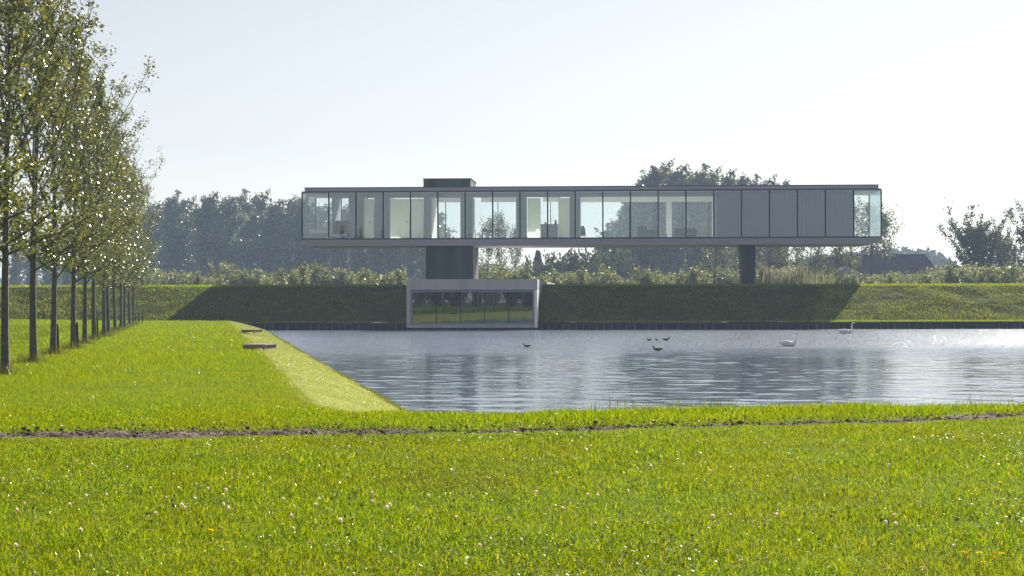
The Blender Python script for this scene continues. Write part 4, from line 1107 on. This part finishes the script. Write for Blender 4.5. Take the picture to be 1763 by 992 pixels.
# left lawn
def scatter(n, y0, y1, p, xl=-.33, xoff=2.0):
    u = rng.random(n); Y = y0*(y1/y0)**(u**p)
    xr = shore_x(Y) - BANK*.98
    X = xr - rng.random(n)*(xr - (xl*Y - xoff))
    return X, Y
X, Y = scatter(180000, 20.3, 62, .9); k = off_dirt(X, Y, .6); X, Y = X[k], Y[k]; n = len(X)
h = (.036 + .010*fbm(X, Y, 1.0, 51, 3))*rng.uniform(.5, 1.5, n)*np.clip(Y/26, 1, 1.7)
link_mesh('grass', blades(X, Y, ground_z(X, Y), h, rng.uniform(.007, .012, n)*(Y/35), rng.uniform(.4, 1.6, n), M['grass_lawn'], 'grass', seg=1), kind='stuff', label='green lawn grass between poplar row and pond', cat='grass')
X, Y = scatter(110000, 62, 135, .9, -.35, 6); n = len(X)
h = .075*rng.uniform(.5, 1.5, n)
link_mesh('grass', blades(X, Y, ground_z(X, Y), h, rng.uniform(.02, .034, n)*(Y/90), rng.uniform(.3, 1.2, n), M['grass_lawn'], 'grass', seg=1), kind='stuff', label='far lawn grass reaching to the foot of the embankment', cat='grass')
# mown bank
n = 90000
u = rng.random(n); Y = 23.5*(134/23.5)**(u**.9); t_ = rng.random(n); X = shore_x(Y) - BANK*(t_*1.06-.03)
h = .022*rng.uniform(.5, 1.5, n)*(1+Y/120)
link_mesh('mown_grass', blades(X, Y, ground_z(X, Y), h, rng.uniform(.006, .010, n)*(Y/30), rng.uniform(.8, 1.8, n), M['grass_mown'], 'mown_grass', seg=1), kind='stuff', label='pale close-mown grass on the bank sloping into the pond', cat='grass')
# waterline weeds on the left bank
n = 14000; Y = 24.5*(133/24.5)**rng.random(n); X = shore_x(Y) - np.abs(rng.normal(0, .16, n)) + .02; kk = fbm(X*0, Y, 1.3, 88, 3) > -.15; X, Y = X[kk], Y[kk]; n = len(X)
link_mesh('shore_weeds', blades(X, Y, ground_z(X, Y), rng.uniform(.03, .11, n), rng.uniform(.01, .02, n)*(Y/50), rng.uniform(.3, 1.0, n), M['grass_tall'], 'shore_weeds', seg=1), kind='stuff', label='ragged weeds at the waterline of the left bank', cat='grass')
# embankment slope and crest
n = 130000
X = rng.uniform(-62, 56, n); Y = rng.uniform(Y_FAR+1.5, CREST_Y+.6, n)
pz = fbm(X, Y, .7, 55, 3)
h = (.09+.075*pz)*rng.uniform(.4, 1.5, n); h = np.clip(h, .03, .5)
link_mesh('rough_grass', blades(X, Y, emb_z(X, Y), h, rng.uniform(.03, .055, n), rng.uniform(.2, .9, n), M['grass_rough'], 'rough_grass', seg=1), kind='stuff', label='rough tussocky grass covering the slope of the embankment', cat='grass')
n = 60000
X = rng.uniform(-62, 56, n); Y = rng.uniform(CREST_Y+.1, CREST_Y+5.5, n)
link_mesh('grass', blades(X, Y, emb_z(X, Y), rng.uniform(.08, .24, n), rng.uniform(.03, .05, n), rng.uniform(.3, .9, n), M['grass'], 'grass', seg=1), kind='stuff', label='bright grass along the crest of the embankment', cat='grass')
n = 26000
X = rng.uniform(-20, 56, n); Y = rng.uniform(Y_FAR+.1, Y_FAR+1.5, n)
link_mesh('grass', blades(X, Y, emb_z(X, Y), rng.uniform(.05, .13, n), rng.uniform(.03, .05, n), rng.uniform(.3, .9, n), M['grass'], 'grass', seg=1), kind='stuff', label='bright grass ledge above the timber pond edge', cat='grass')
# long grass round the poplar trunks
Xs, Ys = [], []
for (x, y) in row_xy:
    m_ = 420; Xs.append(x + rng.normal(-.05, .20, m_)); Ys.append(y + rng.normal(0, .22, m_))
X = np.concatenate(Xs); Y = np.concatenate(Ys); n = len(X)
link_mesh('tufts', blades(X, Y, ground_z(X, Y), rng.uniform(.06, .34, n), rng.uniform(.008, .016, n)*(Y/45), rng.uniform(.1, .7, n), M['grass_tall'], 'tufts', seg=1), kind='stuff', label='long unmown grass tufts at the feet of the poplars', cat='grass')
# clover leaves in patches
n = 60000
Y = rng.uniform(7.8, 19, n); X = rng.uniform(-1, 1, n)*(.31*Y+1.2)
sel = (fbm(X, Y, 1.1, 61, 3) + rng.normal(0, .25, n) > .42) & off_dirt(X, Y, .7); X, Y = X[sel], Y[sel]; n = len(X)
P = np.stack([X, Y, ground_z(X, Y) + rng.uniform(.02, .055, n)], -1)
a = rng.normal(size=(n, 3)); a[:, 2] *= .25; a /= np.linalg.norm(a, axis=1)[:, None]
b = np.cross(a, np.tile([0, 0, 1.0], (n, 1)) + rng.normal(0, .25, (n, 3))); b /= np.linalg.norm(b, axis=1)[:, None]
s = rng.uniform(.006, .011, n)[:, None]
V = np.stack([P-a*s, P-b*s*.9+a*s*.3, P+a*s, P+b*s*.9+a*s*.3], 1).reshape(-1, 3); i = np.arange(n)*4
link_mesh('clover_leaves', np_mesh('clover_leaves', V, np.concatenate([np.stack([i, i+1, i+2], -1), np.stack([i, i+2, i+3], -1)]), M['clover_leaf']), kind='stuff', label='patches of round clover leaves among the foreground grass', cat='clover')

# ------------------------------------------------------------------ flowers
def head_mesh(name, mat, r0=.013, n=70, seed=1):
    """clover head: a ball of little florets"""
    r = np.random.default_rng(seed); V = []; F = []
    for k in range(n):
        ph = math.acos(1-1.75*(k+.5)/n); th = k*2.399
        d = np.array([math.sin(ph)*math.cos(th), math.sin(ph)*math.sin(th), math.cos(ph)])
        u = np.cross(d, [0, 0, 1.0]) if abs(d[2]) < .95 else np.array([1.0, 0, 0]); u /= np.linalg.norm(u); w_ = np.cross(d, u)
        b = len(V); L_ = r0*r.uniform(.8, 1.12)
        for q in (d*r0*.3+u*.0022, d*r0*.3-u*.0022, d*L_ - u*.0016 + w_*.0012, d*L_*1.05, d*L_+u*.0016+w_*.0012): V.append(q)
        F.append((b, b+1, b+2)); F.append((b, b+2, b+3)); F.append((b, b+3, b+4))
    return np_mesh(name, np.array(V), np.array(F), mat)
hm = [head_mesh('flower_head', M['clover_white'], .0138, 70, i) for i in range(2)]
hbm = head_mesh('flower_head', M['clover_brown'], .009, 40, 5)
def daisy_mesh():
    mb = MB(); 
    for ring, (rr, n_, z_) in enumerate(((.022, 16, 0), (.016, 12, .003), (.010, 8, .005))):
        for k in range(n_):
            a = 2*math.pi*k/n_+ring*.3; c_, s_ = math.cos(a), math.sin(a)
            mb.add([(c_*.003, s_*.003, z_), (c_*rr*.6-s_*.0025, s_*rr*.6+c_*.0025, z_+.003), (c_*rr, s_*rr, z_+.002), (c_*rr*.6+s_*.0025, s_*rr*.6-c_*.0025, z_+.003)], [(0,1,2,3)])
    return mb.mesh('flower_head', M['yellow_petal'])
ym = daisy_mesh()
stem_me = MB().tube([(0,0,-.01),(.003,0,.05),(0,0,.1)], [.0013,.0012,.001], 4).mesh('stem', M['stem'])
def flower(name, me, px, py, hgt, s, **kw):
    Yf = 1.5*3000/(py-514+ .0) * (1 - hgt/1.5)
    x = pxX(px, Yf); z = float(ground_z(np.array(x), np.array(Yf)))
    e = empty(name, (x, Yf, z), random.uniform(0, 6), **kw)
    link_mesh('stem', stem_me, None, e).scale = (1, 1, hgt/.1)
    s *= random.uniform(.8, 1.1)
    h_ = link_mesh('flower_head', me, None, e, loc=(0, 0, hgt), rot=(random.uniform(-.4, .4), random.uniform(-.4, .4), 0)); h_.scale = (s, s, s)
W_ = [(218,803),(129,791),(158,798),(258,838),(307,838),(337,831),(357,839),(388,840),(383,849),(147,850),(182,848),(285,853),(312,866),(318,872),(335,855),(384,864),(393,873),(41,864),(28,876),(267,883),(486,855),(138,914),(119,866),
      (640,845),(549,856),(737,849),(542,866),(501,887),(670,865),(665,870),(585,894),(640,859),(784,887),(922,843),(1080,841),(1028,848),(967,869),(742,757),(789,762),(825,757),(843,757),(890,752),(957,813),(824,939),(1011,847),
      (1222,811),(1368,821),(1321,819),(1226,883),(1256,881),(1336,881),(1538,881),(1541,896),(1524,893),(1641,933),(1530,800),(1120,803),(1200,763),(1316,765),(4,822),(440,770),(600,770),(26,940),(504,910),(575,770),(700,790),(1450,760)]
for i, (px, py) in enumerate(W_):
    lab = 'pinkish white clover head standing in the foreground grass, left third of the view' if px < 590 else 'pinkish white clover head standing in the foreground grass, middle of the view' if px < 1150 else 'pinkish white clover head standing in the foreground grass, right third of the view'
    flower('clover_flower', hm[i % 2], px, py, random.uniform(.07, .11), random.uniform(.8, 1.15), label=lab, cat='flower', group='white clover heads, ' + ('left' if px < 590 else 'middle' if px < 1150 else 'right'))
for i in range(60):
    px = random.choice([random.gauss(330, 90), random.gauss(560, 60), random.gauss(830, 120), random.gauss(1500, 100), random.gauss(900, 500)]); py = random.gauss(885, 25)
    if not (0 < px < 1763): continue
    flower('spent_clover', hbm, px, py, random.uniform(.05, .09), random.uniform(.8, 1.2), label='withered dark brown clover head low in the foreground grass', cat='flower', group='withered clover heads')
for i, (px, py) in enumerate(((1656,944),(1662,946),(1685,945),(1712,953),(1724,946),(1692,961),(1586,972),(362,914),(404,919),(390,936),(988,909),(1722,830),(1668,942),(486,902),(1710,945))):
    flower('yellow_flower', ym, px, py, random.uniform(.07, .10), random.uniform(.75, 1.0), label='small flat yellow flower in the grass at the lower right' if px > 1500 else 'small yellow flower in the grass left of the middle' if px < 600 else 'single yellow flower in the middle of the foreground', cat='flower', group=('yellow flowers, lower right' if px > 1500 else 'yellow flowers, lower left' if px < 600 else None))

# ------------------------------------------------------------------ landing platforms
def platform(px0, px1, py, label, name='low_platform'):
    Yp = 1.5*3000/(py-514); x = pxX((px0+px1)/2, Yp); w = (px1-px0)/3000*Yp; dpt = 1.3
    z = float(ground_z(np.array(x), np.array(Yp)))
    Yp = Yp * (EYE-z)/1.5
    e = empty(name, (x, Yp, z), R(-8), label=label, cat='platform', group=None)
    nb_ = 9
    for k in range(nb_):
        y0 = dpt*k/nb_
        MB().box(-w/2+random.uniform(-.01, .01), w/2+random.uniform(-.01, .01), y0, y0+dpt/nb_-.012, .135+random.uniform(0, .006), .17).build('plank', M['deck'], e)
    for s in (-1, 1): MB().box(s*(w/2-.08)-.04, s*(w/2-.08)+.04, .01, dpt-.02, .02, .133).build('beam', M['stake'], e)
    MB().box(-w/2+.02, w/2-.02, -.022, -.002, .05, .16).build('front_board', M['deck'], e)
platform(397, 441, 602, 'nearer low plank platform on the lawn by the bank')
platform(376, 404, 573, 'farther low plank platform on the lawn by the bank')

# ------------------------------------------------------------------ birds
def ring(c, t, rw, rh, n=14, flat=0.0):
    """cross-section centred c, tangent t (x-z plane), half width rw (y), half height rh"""
    t = Vector(t).normalized(); up = Vector((0, 1, 0)).cross(t).normalized() * -1
    out = []
    for k in range(n):
        a = 2*math.pi*k/n
        hh = math.sin(a); 
        out.append(tuple(Vector(c) + Vector((0, 1, 0))*math.cos(a)*rw + up*(hh*rh*(1-flat if hh < 0 else 1))))
    return out
def swan(name, mats, loc, rz, label, neck_mat=None, s=1.0):
    e = empty(name, loc, rz, label=label, cat='swan'); e.scale = (s, s, s)
    mb = MB()
    secs = [((-.62,0,.20),(1,0,-.25),.02,.015), ((-.52,0,.17),(1,0,-.2),.10,.05), ((-.38,0,.12),(1,0,-.1),.18,.12), ((-.18,0,.08),(1,0,0),.235,.17), ((.05,0,.07),(1,0,0),.24,.175), ((.24,0,.09),(1,0,.15),.19,.16),
            ((.36,0,.14),(1,0,.6),.12,.11), ((.41,0,.22),(.5,0,1),.075,.075), ((.43,0,.34),(.1,0,1),.05,.055), ((.42,0,.46),(-.1,0,1),.042,.045), ((.415,0,.58),(0,0,1),.038,.040), ((.43,0,.68),(.35,0,1),.036,.038),
            ((.47,0,.74),(1,0,.35),.040,.042), ((.53,0,.745),(1,0,-.2),.042,.040), ((.59,0,.725),(1,0,-.35),.028,.026)]
    mb.loft([ring(c, t, a, b, flat=.15 if i < 6 else 0) for i, (c, t, a, b) in enumerate(secs)])
    mb.build('body', M[mats], e, smooth=True)
    MB().loft([ring((.585,0,.726), (1,0,-.4), .022, .020, 8), ring((.64,0,.70), (1,0,-.4), .019, .013, 8), ring((.69,0,.68), (1,0,-.3), .014, .006, 8)]).build('bill', M['bill_orange'], e, smooth=True)
    for sd in (-1, 1):
        w = MB().loft([ring((.20,sd*.17,.15), (-1,0,.1), .03, .06, 8), ring((.0,sd*.205,.185), (-1,0,.05), .05, .11, 8), ring((-.22,sd*.185,.195), (-1,0,.05), .05, .10, 8), ring((-.45,sd*.12,.19), (-1,0,.1), .035, .055, 8), ring((-.62,sd*.06,.22), (-1,0,.2), .01, .012, 8)])
        w.build('wing', M[mats], e, smooth=True)
        MB().tube([(.545, sd*.036, .755), (.545, sd*.043, .757)], [.008, .005], 6).build('eye', M['bird_dark'], e)
    return e
Ya = EYE*3000/(597-514); swan('swan', 'swan_white', (pxX(1357, Ya), Ya, .03), R(-28), 'nearer swan with upright dark backlit neck on the sparkling water', s=.85)
Yb_ = EYE*3000/(575.5-514); swan('swan', 'swan_white', (pxX(1456, Yb_), Yb_, .03), R(-6), 'farther pale swan swimming close to the timber edge', s=.95)
def duck(px, py, rz, s, label, mat='bird_dark', bill='bill_white'):
    Yd = EYE*3000/(py-514)
    e = empty('duck', (pxX(px, Yd), Yd, .025), rz, label=label, cat='duck'); e.scale = (s, s, s)
    MB().loft([ring(c, t, a, b, 10) for c, t, a, b in (((-.20,0,.085),(1,0,-.3),.01,.008), ((-.14,0,.07),(1,0,-.2),.055,.03), ((-.04,0,.05),(1,0,0),.085,.06), ((.07,0,.05),(1,0,.1),.08,.058), ((.13,0,.075),(.7,0,1),.045,.045), ((.145,0,.115),(.1,0,1),.026,.028), ((.155,0,.15),(.5,0,1),.028,.030), ((.185,0,.17),(1,0,0),.026,.027), ((.21,0,.162),(1,0,-.3),.012,.012))]).build('body', M[mat], e, smooth=True)
    MB().loft([ring((.205,0,.162), (1,0,-.3), .011, .009, 6), ring((.245,0,.152), (1,0,-.2), .008, .004, 6)]).build('bill', M[bill], e)
    for sd in (-1, 1):
        MB().loft([ring((.06,sd*.07,.065), (-1,0,.1), .015, .025, 6), ring((-.05,sd*.078,.078), (-1,0,.1), .02, .035, 6), ring((-.17,sd*.03,.09), (-1,0,.1), .006, .008, 6)]).build('wing', M[mat], e, smooth=True)
duck(907, 598.5, math.pi, 1.0, 'dark duck alone on the calm water below the garden room')
duck(1132, 605.5, math.pi*.98, 1.25, 'largest dark duck, nearest of those right of the middle', 'duck_brown', 'bill_orange')
duck(1117.5, 587.5, math.pi*.8, .9, 'small dark duck, leftmost of the three swimming together')
duck(1130, 587, math.pi*.6, .75, 'smallest dark duck, middle one of the three swimming together')
duck(1146, 587.5, .1, 1.1, 'dark duck with low back, rightmost of the three swimming together')

# ------------------------------------------------------------------ haze
def haze():
    me = MB().box(-4200, 4200, -600, 4700, -2.4, 26).mesh('haze')
    m = bpy.data.materials.new('haze_air'); m.use_nodes = True; nt = m.node_tree; nt.nodes.clear()
    out = nt.nodes.new('ShaderNodeOutputMaterial'); v = nt.nodes.new('ShaderNodeVolumePrincipled')
    v.inputs['Color'].default_value = (.56, .75, 1.0, 1); v.inputs['Density'].default_value = HAZE_DENSITY
    v.inputs['Anisotropy'].default_value = 0.1
    nt.links.new(v.outputs[0], out.inputs['Volume'])
    me.materials.append(m)
    return link_mesh('haze', me, kind='stuff', label='thin pale blue morning haze over the whole landscape', cat='haze')
haze()
